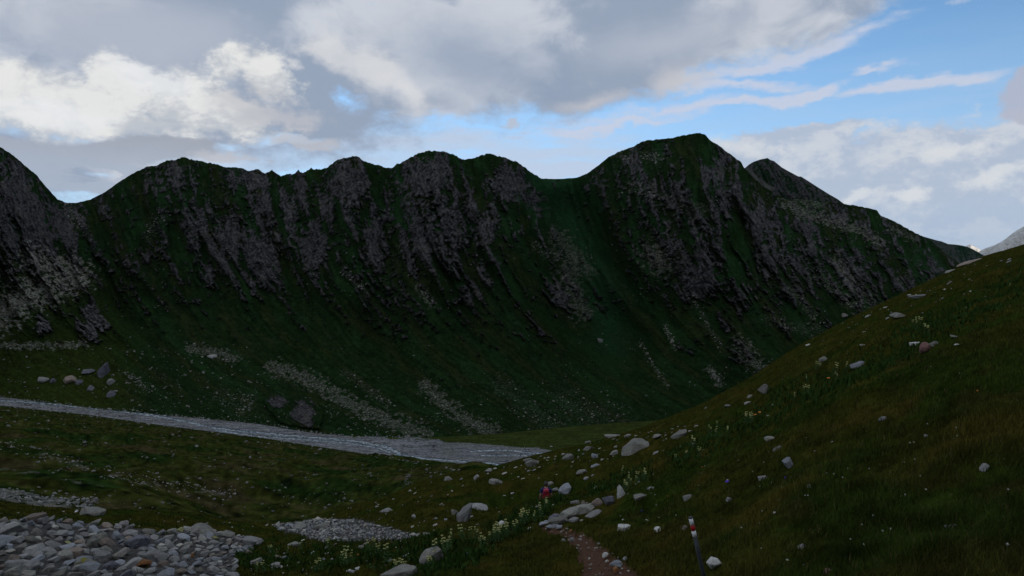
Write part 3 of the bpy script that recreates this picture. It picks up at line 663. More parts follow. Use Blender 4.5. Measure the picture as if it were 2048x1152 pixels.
rk_(1905, 1053, 30, 7, 'slab', 'grey', 10, 'flat greenish grey stone low on the far right')
rk_(1850, 872, 10, 7, 'block', 'grey', 0, 'small grey stone in the bare patch of the right meadow')
# in the earth of the trail
rk_(1210, 1110, 15, 9, 'round', 'white', 40, 'oval whitish stone on the earth trail')
rk_(1234, 1127, 32, 8, 'slab', 'blue', 4, 'long narrow flat stone across the earth trail')
rk_(1251, 1117, 12, 7, 'round', 'grey', 38, 'small oval stone at the right end of the narrow trail stone')
rk_(1231, 1139, 12, 10, 'block', 'rust', 10, 'dark rusty stone at the bottom of the earth trail')
rk_(1144, 1079, 10, 8, 'block', 'grey', 0, 'grey stone at the left edge of the earth trail')
rk_(1127, 1080, 10, 5, 'block', 'grey', 0, 'low grey stone left in the grass edge of the earth trail')
rk_(1141, 1062, 6, 8, 'block', 'rust', -20, 'small orange stone at the upper bend of the earth trail')
rk_(1127, 1063, 6, 7, 'block', 'brown', 25, 'small brown stone at the upper bend of the earth trail')
# rubble landmarks
rk_(72, 1038, 38, 20, 'block', 'brown', 8, 'big brownish block on the upper rim of the large rubble field')
rk_(182, 1025, 52, 16, 'slab', 'pale', -12, 'flat pale slab lying in grass above the large rubble field')
rk_(248, 1049, 24, 16, 'round', 'grey', 0, 'rounded grey boulder on the upper edge of the rubble field below the grassy lip')
rk_(401, 1060, 58, 24, 'wedge', 'pale', 0, 'large pale boulder with lichen on the upper right rim of the rubble field')
rk_(452, 1069, 34, 14, 'round', 'pale', -8, 'pale boulder right next to the large rim boulder')
rk_(272, 1086, 54, 28, 'slab', 'dark', 14, 'dark grey tilted slab in the middle of the large rubble field')
rk_(148, 1105, 54, 20, 'slab', 'brown', 0, 'broad flat brownish rock in the lower left rubble')
rk_(22, 1060, 52, 30, 'block', 'grey', 5, 'large grey block at the left edge of the rubble field')
rk_(53, 1135, 46, 22, 'block', 'grey', 5, 'large pale grey rock in the bottom left corner')
rk_(283, 1128, 42, 20, 'block', 'rust', 0, 'rock with rust orange side near the bottom of the rubble field')
rk_(327, 1127, 15, 11, 'block', 'rust', 5, 'small orange stone in the rubble field')
rk_(384, 1111, 9, 8, 'block', 'rust', 0, 'tiny orange stone in the finer right part of the rubble')
rk_(168, 1124, 34, 13, 'block', 'lichen', 0, 'rock with bright yellow lichen in the bottom left rubble')
rk_(98, 1109, 16, 9, 'block', 'lichen', 0, 'small yellow lichened stone in the lower left rubble')
rk_(64, 1103, 36, 16, 'slab', 'grey', 8, 'light grey flat rock left of the broad brownish rock')
rk_(120, 1068, 34, 14, 'block', 'grey', 10, 'grey block below the brownish rim block of the rubble field')
rk_(305, 1112, 44, 22, 'slab', 'grey', 16, 'tilted grey slab below the dark slab of the rubble field')
rk_(640, 1054, 34, 12, 'slab', 'pale', 5, 'broad tan rock in the left half of the small rubble field')
rk_(600, 1051, 26, 12, 'block', 'pale', 0, 'tan rock at the upper left of the small rubble field')
# far boulders
rk_(84, 761, 25, 15, 'round', 'grey', -8, 'leftmost of the big boulders on the green shelf above the stream')
rk_(105, 762, 12, 12, 'round', 'dark', 0, 'dark rounded boulder touching the leftmost shelf boulder')
rk_(140, 760, 28, 18, 'round', 'brown', 0, 'flat-topped brownish boulder on the green shelf above the stream')
rk_(158, 765, 14, 12, 'block', 'dark', 0, 'dark boulder at the right of the flat-topped boulder')
rk_(209, 740, 26, 33, 'wedge', 'dark', -20, 'tall dark bluish boulder standing on the green shelf')
rk_(222, 764, 15, 13, 'block', 'grey', -40, 'grey block at the foot of the tall dark bluish boulder')
rk_(182, 776, 15, 12, 'wedge', 'dark', 0, 'small striped boulder near the stream below the shelf')
rk_(224, 788, 24, 13, 'wedge', 'dark', -10, 'dark boulder with one pale face near the stream')
rk_(175, 744, 26, 12, 'block', 'dark', 0, 'low dark rock between the flat-topped and the tall bluish boulder')
rk_(1200, 681, 13, 10, 'block', 'grey', -15, 'single grey boulder low on the dark mountainside')
rk_(424, 713, 20, 9, 'block', 'grey', 0, 'grey outcrop block in the pale patch of the lower mountainside')
rk_(455, 907, 6, 3, 'block', 'white', 20, 'bright white stone, upper one of the pair on the dark moorland')
rk_(459, 911, 8, 3, 'block', 'white', 0, 'bright white stone, lower one of the pair on the dark moorland')
rk_(487, 917, 4, 4, 'block', 'white', 0, 'single bright white round stone on the dark moorland')
rk_(500, 915, 4, 6, 'block', 'white', -20, 'bright white upright stone right of the round one on the moorland')

tints = {'grey': (.25, .25, .245), 'pale': (.38, .37, .33), 'blue': (.24, .25, .27), 'brown': (.22, .195, .17), 'dark': (.12, .12, .13), 'white': (.6, .6, .57), 'lichen': (.24, .24, .12), 'rust': (.26, .14, .07)}
def pick(ws): 
    k = random.random() * sum(w for _, w in ws)
    for a, w in ws:
        k -= w
        if k <= 0: return a
    return ws[-1][0]
# rubble fields: rejection of heavy overlap for the larger ones
def fill(poly, n, smin, smax, zone, mats, px=None):
    xs = [p[0] for p in poly]; ys = [p[1] for p in poly]; placed = []
    c = 0; tries = 0
    while c < n and tries < n * 12:
        tries += 1
        x = random.uniform(max(-60, min(xs)), max(xs)); y = random.uniform(min(ys), min(max(ys), 1185))
        if not bool(inpoly(np.array([x]), np.array([y]), poly)[0]): continue
        f = 1 - c / n
        s = (smin + (smax - smin) * f ** 13.0 * random.uniform(.6, 1.1)) * (px(x, y) if px else 1)
        h = s * random.uniform(.34, .66)
        if f > .93:
            if any(abs(x - a) < (s + w) * .42 and abs(y - b) < (h + hh_) * .42 for a, b, w, hh_ in placed): continue
        placed.append((x, y, s, h)); c += 1
        rk_(x, y, s, h, pick([('block', 6), ('slab', 3), ('wedge', 1)]), pick(mats), random.uniform(-35, 40), zone[0], zone[1], 'stone', False)
fill(TAL1, 6500, 7.0, 46, ('grey angular stone in the large rubble field at the lower left', 'stones of the large rubble field at the lower left'),
     [('grey', 9), ('pale', 3), ('blue', 4), ('brown', 2), ('lichen', .5), ('dark', 1)], px=lambda x, y: np.interp(y, [1035, 1150], [.62, 1.0]) * np.interp(x, [280, 460], [1, .55]))
fill(TAL2, 800, 5, 17, ('grey stone in the small rubble field of the hollow', 'stones of the small rubble field in the hollow'),
     [('grey', 7), ('pale', 4), ('blue', 3)], px=lambda x, y: np.interp(x, [560, 700], [1.2, .8]))
def scatter(n, xr, yr, sz, zone, mats, name='stone', dens=None, flat=(.3, .6), y0=None):
    c = 0; tr = 0
    while c < n and tr < n * 60:
        tr += 1
        x = random.uniform(*xr); y = random.uniform(*yr)
        if y < ysil(x) + 3 or (y0 and y > y0(x)): continue
        if dens is not None and random.random() > dens(x, y): continue
        if abs(x - PXC(y)) < path_w(y) + 6 and y > 1045 and 1050 < x < 1300: continue
        if inpoly(np.array([x]), np.array([y]), TAL1)[0] or inpoly(np.array([x]), np.array([y]), TAL2)[0]: continue
        s = sz[0] + (sz[1] - sz[0]) * random.random() ** 3.5
        rk_(x, y, s, s * random.uniform(*flat), pick([('block', 4), ('slab', 4), ('round', 2)]), pick(mats), random.uniform(-5, 32), zone[0], zone[1], name, False); c += 1
PM = [('pale', 5), ('grey', 3), ('white', 1), ('blue', 1)]
scatter(95, (1000, 1400), (850, 960), (3, 11), ('pale stone in the stony band crossing the grass slope above the hiker', 'pale stones of the stony band above the hiker'), PM, flat=(.25, .5), dens=lambda x, y: math.exp(-((y - (925 - (x - 1100) * .26)) / 17) ** 2))
scatter(75, (1600, 2048), (500, 700), (3, 13), ('pale flat stone in the turf near the right skyline', 'flat stones near the right skyline'), [('pale', 5), ('grey', 3)], flat=(.2, .38), dens=lambda x, y: math.exp(-((y - ysil(x) - 25) / 38) ** 2))
scatter(80, (640, 1100), (930, 1070), (3, 10), ('small pale stone on the grass slope left of the hiker', 'small stones on the grass slope left of the hiker'), PM)
scatter(60, (1100, 1700), (800, 1060), (3, 8), ('small stone half sunk in the right hand grass slope', 'small stones in the right hand grass slope'), PM, dens=lambda x, y: .3 + .7 * (x < 1400))
scatter(26, (1400, 2040), (700, 1150), (3, 8), ('small stone half sunk in the right hand grass slope', 'small stones in the right hand grass slope'), PM)
scatter(90, (470, 860), (1080, 1152), (3.5, 14), ('pale stone among herbs in the meadow along the bottom', 'stones among herbs in the bottom meadow'), [('pale', 5), ('grey', 4), ('white', 2), ('blue', 2)], dens=lambda x, y: 1 - .75 * (x - 470) / 400)
scatter(36, (0, 560), (1018, 1062), (3, 10), ('small stone on the grassy lip above the rubble field', 'small stones on the grassy lip above the rubble field'), PM)
for i in range(46):
    y = random.uniform(1056, 1150); x = PXC(y) + random.uniform(-1, 1) * path_w(y) * 1.1; s = random.uniform(2.5, 7)
    rk_(x, y, s, s * .6, 'block', pick([('grey', 2), ('pale', 2), ('brown', 3)]), random.uniform(-20, 30), 'small stone lying on the earth trail', 'small stones on the earth trail', 'stone', False)

# individuals: the named ones and the largest of the rest
auto = sorted([r for r in ROCKS if not r['forced']], key=lambda r: -r['w'] * r['h'])
nforced = sum(1 for r in ROCKS if r['forced'])
indiv = [r for r in ROCKS if r['forced']] + auto[:max(0, 300 - nforced)]
rest = auto[max(0, 300 - nforced):]
def rock_world(r):
    base = r['y'] + r['h'] * 0.36
    D, X, Z = hit(r['x'], base)
    s = D / F
    w, h = r['w'] * s / 2, r['h'] * s / 2
    dpt = (w * .6 + h * .5)
    cz = -(r['y'] - CY) / F * (D + dpt * .5)
    if not r['forced']:
        h *= 1.05; d2 = D + dpt * .35
        return Vector(((r['x'] - CX) / F * d2, d2, Z + h * (.36 if (r['x'] < 860 and r['y'] > 1035) else .12))), w, dpt, h, D
    return Vector(((r['x'] - CX) / F * (D + dpt * .5), D + dpt * .5, cz)), w * .97, dpt, h * 1.0, D
for k, r in enumerate(indiv):
    loc, w, d, h, D = rock_world(r)
    if r['forced'] and r['x'] > 900 and D > 20: loc.z -= h * .16; h *= .92
    big = max(r['w'], r['h'])
    me = rock_mesh(r['kind'], r['mat'], k % 7 if r['forced'] else k % 5, 4 if big > 40 else (3 if big > 13 else 2))
    o = link(r['name'], me, label=r['label'], category='boulder' if r['name'] == 'boulder' else 'stone')
    if r['group']: o['group'] = r['group']
    # the height includes a sunk part
    rl = R(r['roll'])
    o.matrix_world = Matrix.Translation(loc) @ Matrix.Rotation(-rl, 4, 'Y') @ Matrix.Rotation(R(random.choice([0, 180]) if r['kind'] != 'wedge' else 0) + random.uniform(-.15, .15), 4, 'Z') @ Matrix.Diagonal((w, d, h, 1))

def stone_cloud(name, label, specs, mat, sub=1):
    """specs: (loc, (sx,sy,sz), roll, tint)"""
    base = [hull_shape(900 + i, ['block', 'slab', 'block', 'block'][i % 4], 13, .05 if sub > 1 else 0) for i in range(12)]
    Vs, Fs, Cs = [], [], []; off = 0
    for i, (loc, sc_, roll, tn) in enumerate(specs):
        P, Fc = base[i % 12]
        a = random.uniform(0, 6.28); c, s = math.cos(a), math.sin(a)
        Q = P.copy(); Q[:, 0], Q[:, 1] = P[:, 0] * c - P[:, 1] * s, P[:, 0] * s + P[:, 1] * c
        Q = Q * np.array(sc_); c, s = math.cos(roll), math.sin(roll)
        q0_ = Q[:, 0] * c - Q[:, 2] * s; q2_ = Q[:, 0] * s + Q[:, 2] * c; Q[:, 0] = q0_; Q[:, 2] = q2_
        Vs.append(Q + np.array(loc)); Fs.append(Fc + off); off += len(P)
        Cs.append(np.broadcast_to(np.array(tn) * random.uniform(.7, 1.25), (len(P), 3)))
    return link(name, np_mesh(name, np.concatenate(Vs), np.concatenate(Fs), mat, np.concatenate(Cs), smooth=False), kind='stuff', label=label)
sp = []
for r in rest:
    loc, w, d, h, D = rock_world(r); sp.append((loc, (w, d, h), R(r['roll']), tints[r['mat']]))
stone_cloud('rubble', 'small grey stones filling the rubble fields and scattered in the turf', sp, M_rubble, 2)
# specks of rock on far slopes
sp = []
def far_specks(n, gen, smin, smax, tn, pw_=3.0, floor=False):
    c = 0; tr = 0
    while c < n and tr < n * 40:
        tr += 1; x, y = gen()
        if x is None or y > ysil(x) - 1 or y < ridY(x) + 14 or (not floor and flY(x) + 1 > y > toeY(x) - 1): continue
        D, X_, Z_ = hit(x, y); s = (smin + (smax - smin) * random.random() ** pw_) * D / F / 2
        sp.append(((X_, D, Z_ + s * .2), (s * random.uniform(.8, 1.5), s, s * random.uniform(.5, 1)), random.uniform(-.4, .6), tn)); c += 1
def g_all():
    x = random.uniform(-20, 1900); y = random.uniform(430, 880)
    if float(fbm(np.array([x / 60.]), np.array([y / 60.]), 990, 2)[0]) + random.uniform(-.2, .2) < .16: return None, 0
    return x, y
def g_fan():
    P, w, a = random.choice([s_ for s_ in SCREE if s_[2] >= .4]); i = random.randrange(len(P) - 1); t_ = random.random()
    return P[i][0] + (P[i + 1][0] - P[i][0]) * t_ + random.gauss(0, w * .9), P[i][1] + (P[i + 1][1] - P[i][1]) * t_ + random.gauss(0, w * .7)
def g_low(): 
    x = random.uniform(250, 1250); return x, toeY(x) - abs(random.gauss(0, 50))
def g_shelf(): return random.uniform(0, 520), random.uniform(690, 860)
far_specks(700, g_all, 1.0, 3.6, (.22, .22, .20)); far_specks(2600, g_fan, 1.0, 4.2, (.24, .235, .21)); far_specks(700, g_low, 1.2, 4.6, (.22, .22, .20), 5); far_specks(300, g_shelf, 1.3, 6, (.22, .22, .20), 5)
stone_cloud('scree', 'countless pale stones strewn over the mountainside', sp, M_rubble, 1)
sp = []
def g_edge():
    x = random.uniform(-10, 1120); e = random.choice([flY, toeY])(x)
    return (x, e + random.gauss(0, 2.2)) if x < 820 or e > 900 else (None, 0)
def g_bed():
    x = random.uniform(-10, 1120); return x, random.uniform(toeY(x) if x < 820 else 893, flY(x))
far_specks(900, g_edge, 1.4, 4.6, (.24, .24, .23), 3, True); far_specks(900, g_bed, 1.2, 3.6, (.26, .26, .25), 3, True)
stone_cloud('stream_stones', 'grey stones lining the gravel bed of the stream', sp, M_rubble, 1)
sp = []
def g_mid():
    x = random.uniform(-20, 940); y = random.uniform(flY(x), ysil(x))
    if float(fbm(np.array([x / 50.]), np.array([y / 22.]), 995, 2)[0]) + random.uniform(-.25, .25) < .08: return None, 0
    return x, y
def g_strip():
    x = random.uniform(-20, 190); return x, np.interp(x, [0, 150], [992, 1008]) + random.gauss(0, 7)
def g_lines():
    x = random.uniform(-10, 470); return x, np.interp(x, [-100, 60, 170, 260, 380, 470], [868, 900, 935, 962, 978, 990]) + random.gauss(0, 6)
far_specks(950, g_mid, 1.2, 6.5, (.18, .18, .165), 5); far_specks(420, g_strip, 2, 9, (.25, .25, .24)); far_specks(260, g_lines, 1.6, 6, (.28, .27, .25))
stone_cloud('scree', 'small pale stones dotted over the dark moorland hillside', sp, M_rubble, 1)

# ------------------------------------------------------------------ grass and herbs
def leaf_mat(name, transl=True):
    m, nt, b = newmat(name); at = nt.nodes.new('ShaderNodeAttribute'); at.attribute_name = 'albedo'
    tc = nt.nodes.new('ShaderNodeTexCoord'); nz = nt.nodes.new('ShaderNodeTexNoise'); nz.inputs['Scale'].default_value = 3.0; nt.links.new(tc.outputs['Object'], nz.inputs['Vector'])
    mr = nt.nodes.new('ShaderNodeMapRange'); mr.inputs[3].default_value = .6; mr.inputs[4].default_value = 1.4; nt.links.new(nz.outputs['Fac'], mr.inputs[0])
    mx = nt.nodes.new('ShaderNodeVectorMath'); mx.operation = 'SCALE'; nt.links.new(at.outputs['Color'], mx.inputs[0]); nt.links.new(mr.outputs[0], mx.inputs['Scale'])
    nt.links.new(mx.outputs[0], b.inputs['Base Color']); b.inputs['Roughness'].default_value = .9; b.inputs['Specular IOR Level'].default_value = .03
    return m
M_grass = leaf_mat('grass_blade'); M_herb = leaf_mat('herb_leaf')
HERB = [([(900, 1100), (960, 1090), (1010, 1062), (1050, 1040), (1080, 1020), (1100, 1000)], 24), ([(1190, 985), (1230, 960), (1290, 945)], 16), ([(1350, 915), (1400, 890), (1450, 870), (1500, 848), (1560, 820)], 22), ([(1560, 800), (1640, 770), (1700, 745), (1760, 720), (1850, 665), (1950, 620), (2048, 560)], 26), ([(500, 1110), (620, 1115), (760, 1110), (860, 1090)], 28), ([(850, 1130), (940, 1120)], 20)]
def herb_mask(x, y):
    m = np.zeros(np.shape(x))
    for P, w in HERB: m = np.maximum(m, sstep(1.4, .5, dseg(x, y, P) / w + .7 * fbm(x / 22, y / 18, 1301, 2)))
    return m
def blades(n, name, label, mat, herb=False):
    x = RNG.uniform(-90, 2140, n); ds = Ds(x)
    iv = RNG.uniform(1 / ds, 1 / 3.6); D = 1 / iv
    # density stays even over the slope as seen from the trail
    Z = near_Z(x, D); yp = CY - F * Z / D; X = (x - CX) / F * D
    keep = yp < 1215
    wn_ = 7 * fbm(x / 25, yp / 12, 300, 3)
    keep &= ~(inpoly(x + wn_, yp + wn_, TAL1) | inpoly(x + wn_, yp + wn_ * .5, TAL2)) | (RNG.random(n) < .035)
    pw_ = path_w(yp) * (1 + 0.35 * fbm(x / 18, yp / 14, 320, 3))
    keep &= ~((yp > 1048) & (np.abs(x - PXC(yp)) < pw_ + 1) & (D < 24))
    keep &= ~inpoly(x, yp, [(1078, 1050), (1120, 1026), (1150, 1014), (1190, 1004), (1205, 1010), (1195, 1030), (1160, 1044), (1120, 1062), (1090, 1058)])
    hm = herb_mask(x, yp)
    keep &= (RNG.random(n) < hm) if herb else np.ones(n, bool)
    x, D, Z, X, yp, hm = (a[keep] for a in (x, D, Z, X, yp, hm)); n = len(x)
    patch = fbm(X / .7, D / .9, 1401, 3) * 1.3
    if herb:
        H = RNG.uniform(.07, .22, n) * (1 + .5 * patch); W = np.maximum(.03, D * .0014) * RNG.uniform(.8, 1.5, n)
        col = np.array([.024, .054, .012]) * RNG.uniform(.55, 1.5, n)[:, None]
    else:
        H = RNG.uniform(.04, .125, n) * (1 + .9 * patch) * (1 + .3 * hm); W = np.maximum(.0042, D * .0009) * RNG.uniform(.7, 1.3, n)
        H *= np.interp(D, [0, 20, 60], [1, 1, 1.15])
        col = near_tint(X, D) * RNG.uniform(.7, 1.4, n)[:, None]
        dry = RNG.random(n) < .05; col[dry] = np.array([.11, .09, .04]) * RNG.uniform(.6, 1.2, dry.sum())[:, None]
        col = mixc(col, np.array([.026, .058, .010]), hm * .7)
    a = RNG.uniform(0, 2 * np.pi, n); lean = RNG.uniform(.1, .75, n) * H; la = RNG.uniform(0, 2 * np.pi, n)
    wx, wy = np.cos(a) * W / 2, np.sin(a) * W / 2 ; lx, ly = np.cos(la) * lean + .05 * H, np.sin(la) * lean
    b = np.stack([X, D, Z - .02], -1)
    W3 = np.stack([wx, wy, 0 * wx], -1); Lm = np.stack([lx * .35, ly * .35, H * .6], -1); Lt = np.stack([lx, ly, H * (1 - .15 * RNG.random(n))], -1)
    wm = 1.15 if herb else .75
    V = np.stack([b - W3, b + W3, b + W3 * wm + Lm, b - W3 * wm + Lm, b + Lt], 1).reshape(-1, 3)
    k = np.arange(n)[:, None] * 5
    f = [np.hstack([k, k + 1, k + 2, k + 3]), np.hstack([k + 3, k + 2, k + 4])]
    return link(name, np_mesh(name, V, f, mat, np.repeat(np.clip(col, .004, 1), 5, 0)), kind='stuff', label=label)
blades(520000, 'grass', 'short dark alpine grass covering the foreground slope', M_grass)
blades(160000, 'undergrowth', 'low leafy green herbs growing in strips across the slope', M_herb, True)

# ------------------------------------------------------------------ yellow flowering plants
def plain(name, c, rough=.8, spec=.2, var=.25, scale=8):
    m, nt, b = newmat(name); tc = nt.nodes.new('ShaderNodeTexCoord'); nz = nt.nodes.new('ShaderNodeTexNoise'); nz.inputs['Scale'].default_value = scale; nz.inputs['Detail'].default_value = 4
    nt.links.new(tc.outputs['Object'], nz.inputs['Vector']); cr = nt.nodes.new('ShaderNodeValToRGB')
    cr.color_ramp.elements[0].color = (*[v * (1 - var) for v in c], 1); cr.color_ramp.elements[1].color = (*[min(1, v * (1 + var)) for v in c], 1)
    cr.color_ramp.elements[0].position = .35; cr.color_ramp.elements[1].position = .65
    nt.links.new(nz.outputs['Fac'], cr.inputs[0]); nt.links.new(cr.outputs[0], b.inputs['Base Color']); b.inputs['Roughness'].default_value = rough; b.inputs['Specular IOR Level'].default_value = spec
    return m
M_stem = plain('plant_stem', (.05, .09, .02)); M_leaf = plain('plant_leaf', (.035, .085, .02)); M_yel = plain('yellow_petal', (.50, .50, .21)); M_wh = plain('white_petal', (.38, .38, .34)); M_org = plain('orange_petal', (.55, .20, .04)); M_pur = plain('violet_petal', (.10, .06, .40))
def bm_mesh(name, bm, mats, smooth=False):
    me = bpy.data.meshes.new(name); bm.to_mesh(me); bm.free()
    for m in (mats if isinstance(mats, list) else [mats]): me.materials.append(m)
    for p in me.polygons: p.use_smooth = smooth
    return me
def tube(bm, pts, rads, seg=6):
    rings = []
    for i, p in enumerate(pts):
        p = Vector(p); d = (Vector(pts[min(i + 1, len(pts) - 1)]) - Vector(pts[max(i - 1, 0)])).normalized()
        q = d.to_track_quat('Z', 'Y')
        rings.append([bm.verts.new(p + q @ Vector((math.cos(6.28318 * k / seg) * rads[i], math.sin(6.28318 * k / seg) * rads[i], 0))) for k in range(seg)])
    for a, b in zip(rings, rings[1:]):
        for k in range(seg): bm.faces.new((a[k], a[(k + 1) % seg], b[(k + 1) % seg], b[k]))
    bm.faces.new(rings[0][::-1]); bm.faces.new(rings[-1])
def leafq(bm, p, d, L, W, droop=.3):
    p = Vector(p); d = Vector(d).normalized(); s = d.cross(Vector((0, 0, 1))).normalized() * W / 2
    m = p + d * L * .5 + Vector((0, 0, .06 * L)); e = p + d * L - Vector((0, 0, droop * L))
    v = [bm.verts.new(q) for q in (p, m + s, e, m - s)]; c = bm.verts.new(m - Vector((0, 0, .03 * L)))
    for i in range(4): bm.faces.new((v[i], v[(i + 1) % 4], c))
def plant_set(seed):
    rd = random.Random(seed); bs, bl, bf = bmesh.new(), bmesh.new(), bmesh.new()
    for st in range(rd.choice([2, 3, 4])):
        ox, oy = rd.uniform(-.09, .09), rd.uniform(-.09, .09); H = rd.uniform(.34, .52); tx, ty = ox + rd.uniform(-.06, .06), oy + rd.uniform(-.06, .06)
        tube(bs, [(ox, oy, -.04), ((ox + tx) / 2, (oy + ty) / 2, H * .5), (tx, ty, H)], [.006, .005, .004], 5)
        for lv in range(5):
            z = H * (.12 + .16 * lv); f = z / H; px, py = ox + (tx - ox) * f, oy + (ty - oy) * f; a0 = rd.uniform(0, 6.28)
            for k in range(2):
                a = a0 + k * 3.14; leafq(bl, (px, py, z), (math.cos(a), math.sin(a), .5), rd.uniform(.10, .16) * (1.1 - .5 * f), .05)
        for w in range(2):
            z = H * (.80 + .17 * w); f = z / H; px, py = ox + (tx - ox) * f, oy + (ty - oy) * f
            for k in range(rd.choice([3, 4, 5])):
                a = k * 1.4 + w + rd.uniform(-.5, .5); d = Vector((math.cos(a), math.sin(a), 1.3)).normalized(); p0 = Vector((px, py, z)) + d * .008
                tube(bf, [p0, p0 + d * .022, p0 + d * .044], [.005, .011, .013], 6)
    return bm_mesh('plant_stems', bs, M_stem), bm_mesh('plant_leaves', bl, M_leaf), bm_mesh('plant_blossoms', bf, M_yel)
PSETS = [plant_set(s) for s in range(6)]
def plant_protos():
    out = []
    for a, b, c in PSETS:
        out.append((a, b, c))
    return out
FL = {'big': [(932, 1078), (940, 1079), (948, 1078), (958, 1101), (963, 1096), (970, 1092), (976, 1086), (982, 1078), (988, 1076), (993, 1074), (998, 1073), (1004, 1071), (1010, 1072), (1016, 1070), (1023, 1066), (1030, 1062), (986, 1084), (1001, 1079), ],
      'boulder': [(882, 1106), (878, 1116), (870, 1124), (862, 1130), (856, 1138), (899, 1096), (905, 1090), (888, 1112)],
      'trail': [(1046, 1050), (1052, 1046), (1058, 1040), (1066, 1038), (1075, 1034), (1086, 1018), (1037, 1058), (1091, 1016)],
      'white': [(1252, 974), (1258, 970), (1264, 967), (1271, 964), (1278, 961), (1288, 957), (1293, 955), (1253, 984), (1242, 952)],
      'mid': [(1353, 922), (1369, 914), (1389, 894), (1399, 913), (1417, 866), (1426, 876), (1434, 851), (1453, 871), (1492, 845), (1501, 848), (1504, 840)],
      'high': [(1609, 764), (1614, 788), (1620, 790), (1632, 741), (1676, 748), (1678, 755), (1693, 742), (1830, 650), (1844, 655), (1851, 666), (1838, 660), (2016, 578), (1586, 800)],
      'low': [(774, 1126), (808, 1144), (795, 1146), (690, 1128), (684, 1132), (700, 1124), (520, 1142), (530, 1144), (640, 1136), (655, 1100), (604, 1096), (575, 1108), (735, 1106), (748, 1100), (545, 1102), (760, 1110)]}
FLAB = {'big': ('yellow flowering plant in the large cluster left of the trail', 'yellow flowers in the large cluster left of the trail'),
        'boulder': ('yellow flowering plant around the rounded pale boulder', 'yellow flowers around the rounded pale boulder'),
        'trail': ('yellow flowering plant beside the lower end of the trail slabs', 'yellow flowers beside the trail slabs'),
        'white': ('pale yellow flowering plant above the white pointed stone', 'pale yellow flowers above the white pointed stone'),
        'mid': ('yellow flowering plant in the middle of the right slope', 'yellow flowers in the middle of the right slope'),
        'high': ('yellow flowering plant high on the right slope', 'yellow flowers high on the right slope'),
        'low': ('yellow flowering plant in the meadow at the bottom', 'yellow flowers in the bottom meadow')}
k = 0
for key, L_ in FL.items():
    for (x, y) in (L_[::2] + L_[1::4] if key == 'big' else L_):
        x += random.uniform(-4, 4); y += random.uniform(-2, 3)
        D, X, Z = hit(x, y + 3); root = bpy.data.objects.new('flowering_plant', None); COL.objects.link(root)
        root.empty_display_size = .2; root.location = (X, D, Z); s = {'white': .75, 'high': .85}.get(key, .85) * random.uniform(.6, 1.05)
        if D < 14: s *= .75
        root.scale = (s, s, s); root.rotation_euler = (random.uniform(-.15, .15), random.uniform(-.15, .15), random.uniform(0, 6.28))
        root['label'], root['group'] = FLAB[key]; root['category'] = 'flower'
        a, b, c = PSETS[k % 6]; k += 1
        link('stem', a, root); link('foliage', b, root); link('blossom', c, root)
def daisy(mat, rp):
    bm = bmesh.new(); tube(bm, [(0, 0, -.03), (0, 0, .12)], [.003, .002], 4)
    n0 = len(bm.faces)
    for kk in range(8):
        a = kk * .7854; leafq(bm, (0, 0, .12), (math.cos(a), math.sin(a), .25), rp, rp * .7, .05)
    bmesh.ops.create_icosphere(bm, subdivisions=1, radius=rp * .45, matrix=Matrix.Translation((0, 0, .125)))
    bm.faces.ensure_lookup_table()
    for f in bm.faces[n0:]: f.material_index = 1
    return bm_mesh('small_flower', bm, [M_stem, mat])
DW = daisy(M_wh, .026); DO = daisy(M_org, .03); DP = daisy(M_pur, .03)
dots = [(1519, 1036), (1484, 1071), (1511, 955), (1541, 980), (1565, 990), (1515, 1116), (1620, 1006), (1697, 954), (1693, 974), (1614, 888), (1734, 953), (1740, 1052), (1731, 1068), (1700, 1100), (1740, 1117), (1824, 902), (1850, 860), (1921, 874), (1905, 889), (1827, 902), (1835, 939), (1840, 974), (1846, 994), (1805, 1010), (1775, 1084), (2023, 1003), (2012, 1123), (1769, 1086), (1866, 745), (1918, 760), (1674, 964), (1618, 1007), (1572, 1140), (1404, 955), (1402, 983), (1365, 1085), (1900, 960), (1790, 955)]
for i in range(8): dots.append((random.uniform(1330, 2040), random.uniform(860, 1148)))
for (x, y) in dots[::1][:34]:
    if y < ysil(x) + 4: continue
    D, X, Z = hit(x, y + 2); s = max(.5, D / 28) * random.uniform(.7, 1.2)
    o = link('white_flower', DW, label='tiny white flower dotted in the right hand meadow', category='flower', group='tiny white flowers in the right hand meadow'); o.location = (X, D, Z); o.scale = (s, s, 1 if s < 1.4 else 1.4); o.rotation_euler = (random.uniform(.1, .5), random.uniform(-.3, .3), random.uniform(0, 6))
for (x, y) in [(1404, 946), (1335, 1005), (1513, 835), (1520, 830), (1658, 762), (700, 1122), (712, 1119), (964, 990), (1964, 800)]:
    D, X, Z = hit(x, y + 2); s = max(1, D / 12); o = link('orange_flower', DO, label='small orange flower glowing in the grass slope', category='flower', group='small orange flowers in the slope'); o.location = (X, D, Z); o.scale = (s, s, 1.2); o.rotation_euler = (.4, 0, x)
for (x, y) in [(1574, 975), (1457, 975), (1285, 1034)]:
    D, X, Z = hit(x, y + 2); s = max(1, D / 9); o = link('violet_flower', DP, label='small violet flower in the grass near the trail post', category='flower', group='small violet flowers near the trail post'); o.location = (X, D, Z); o.scale = (s, s, 1.2); o.rotation_euler = (.4, 0, x)

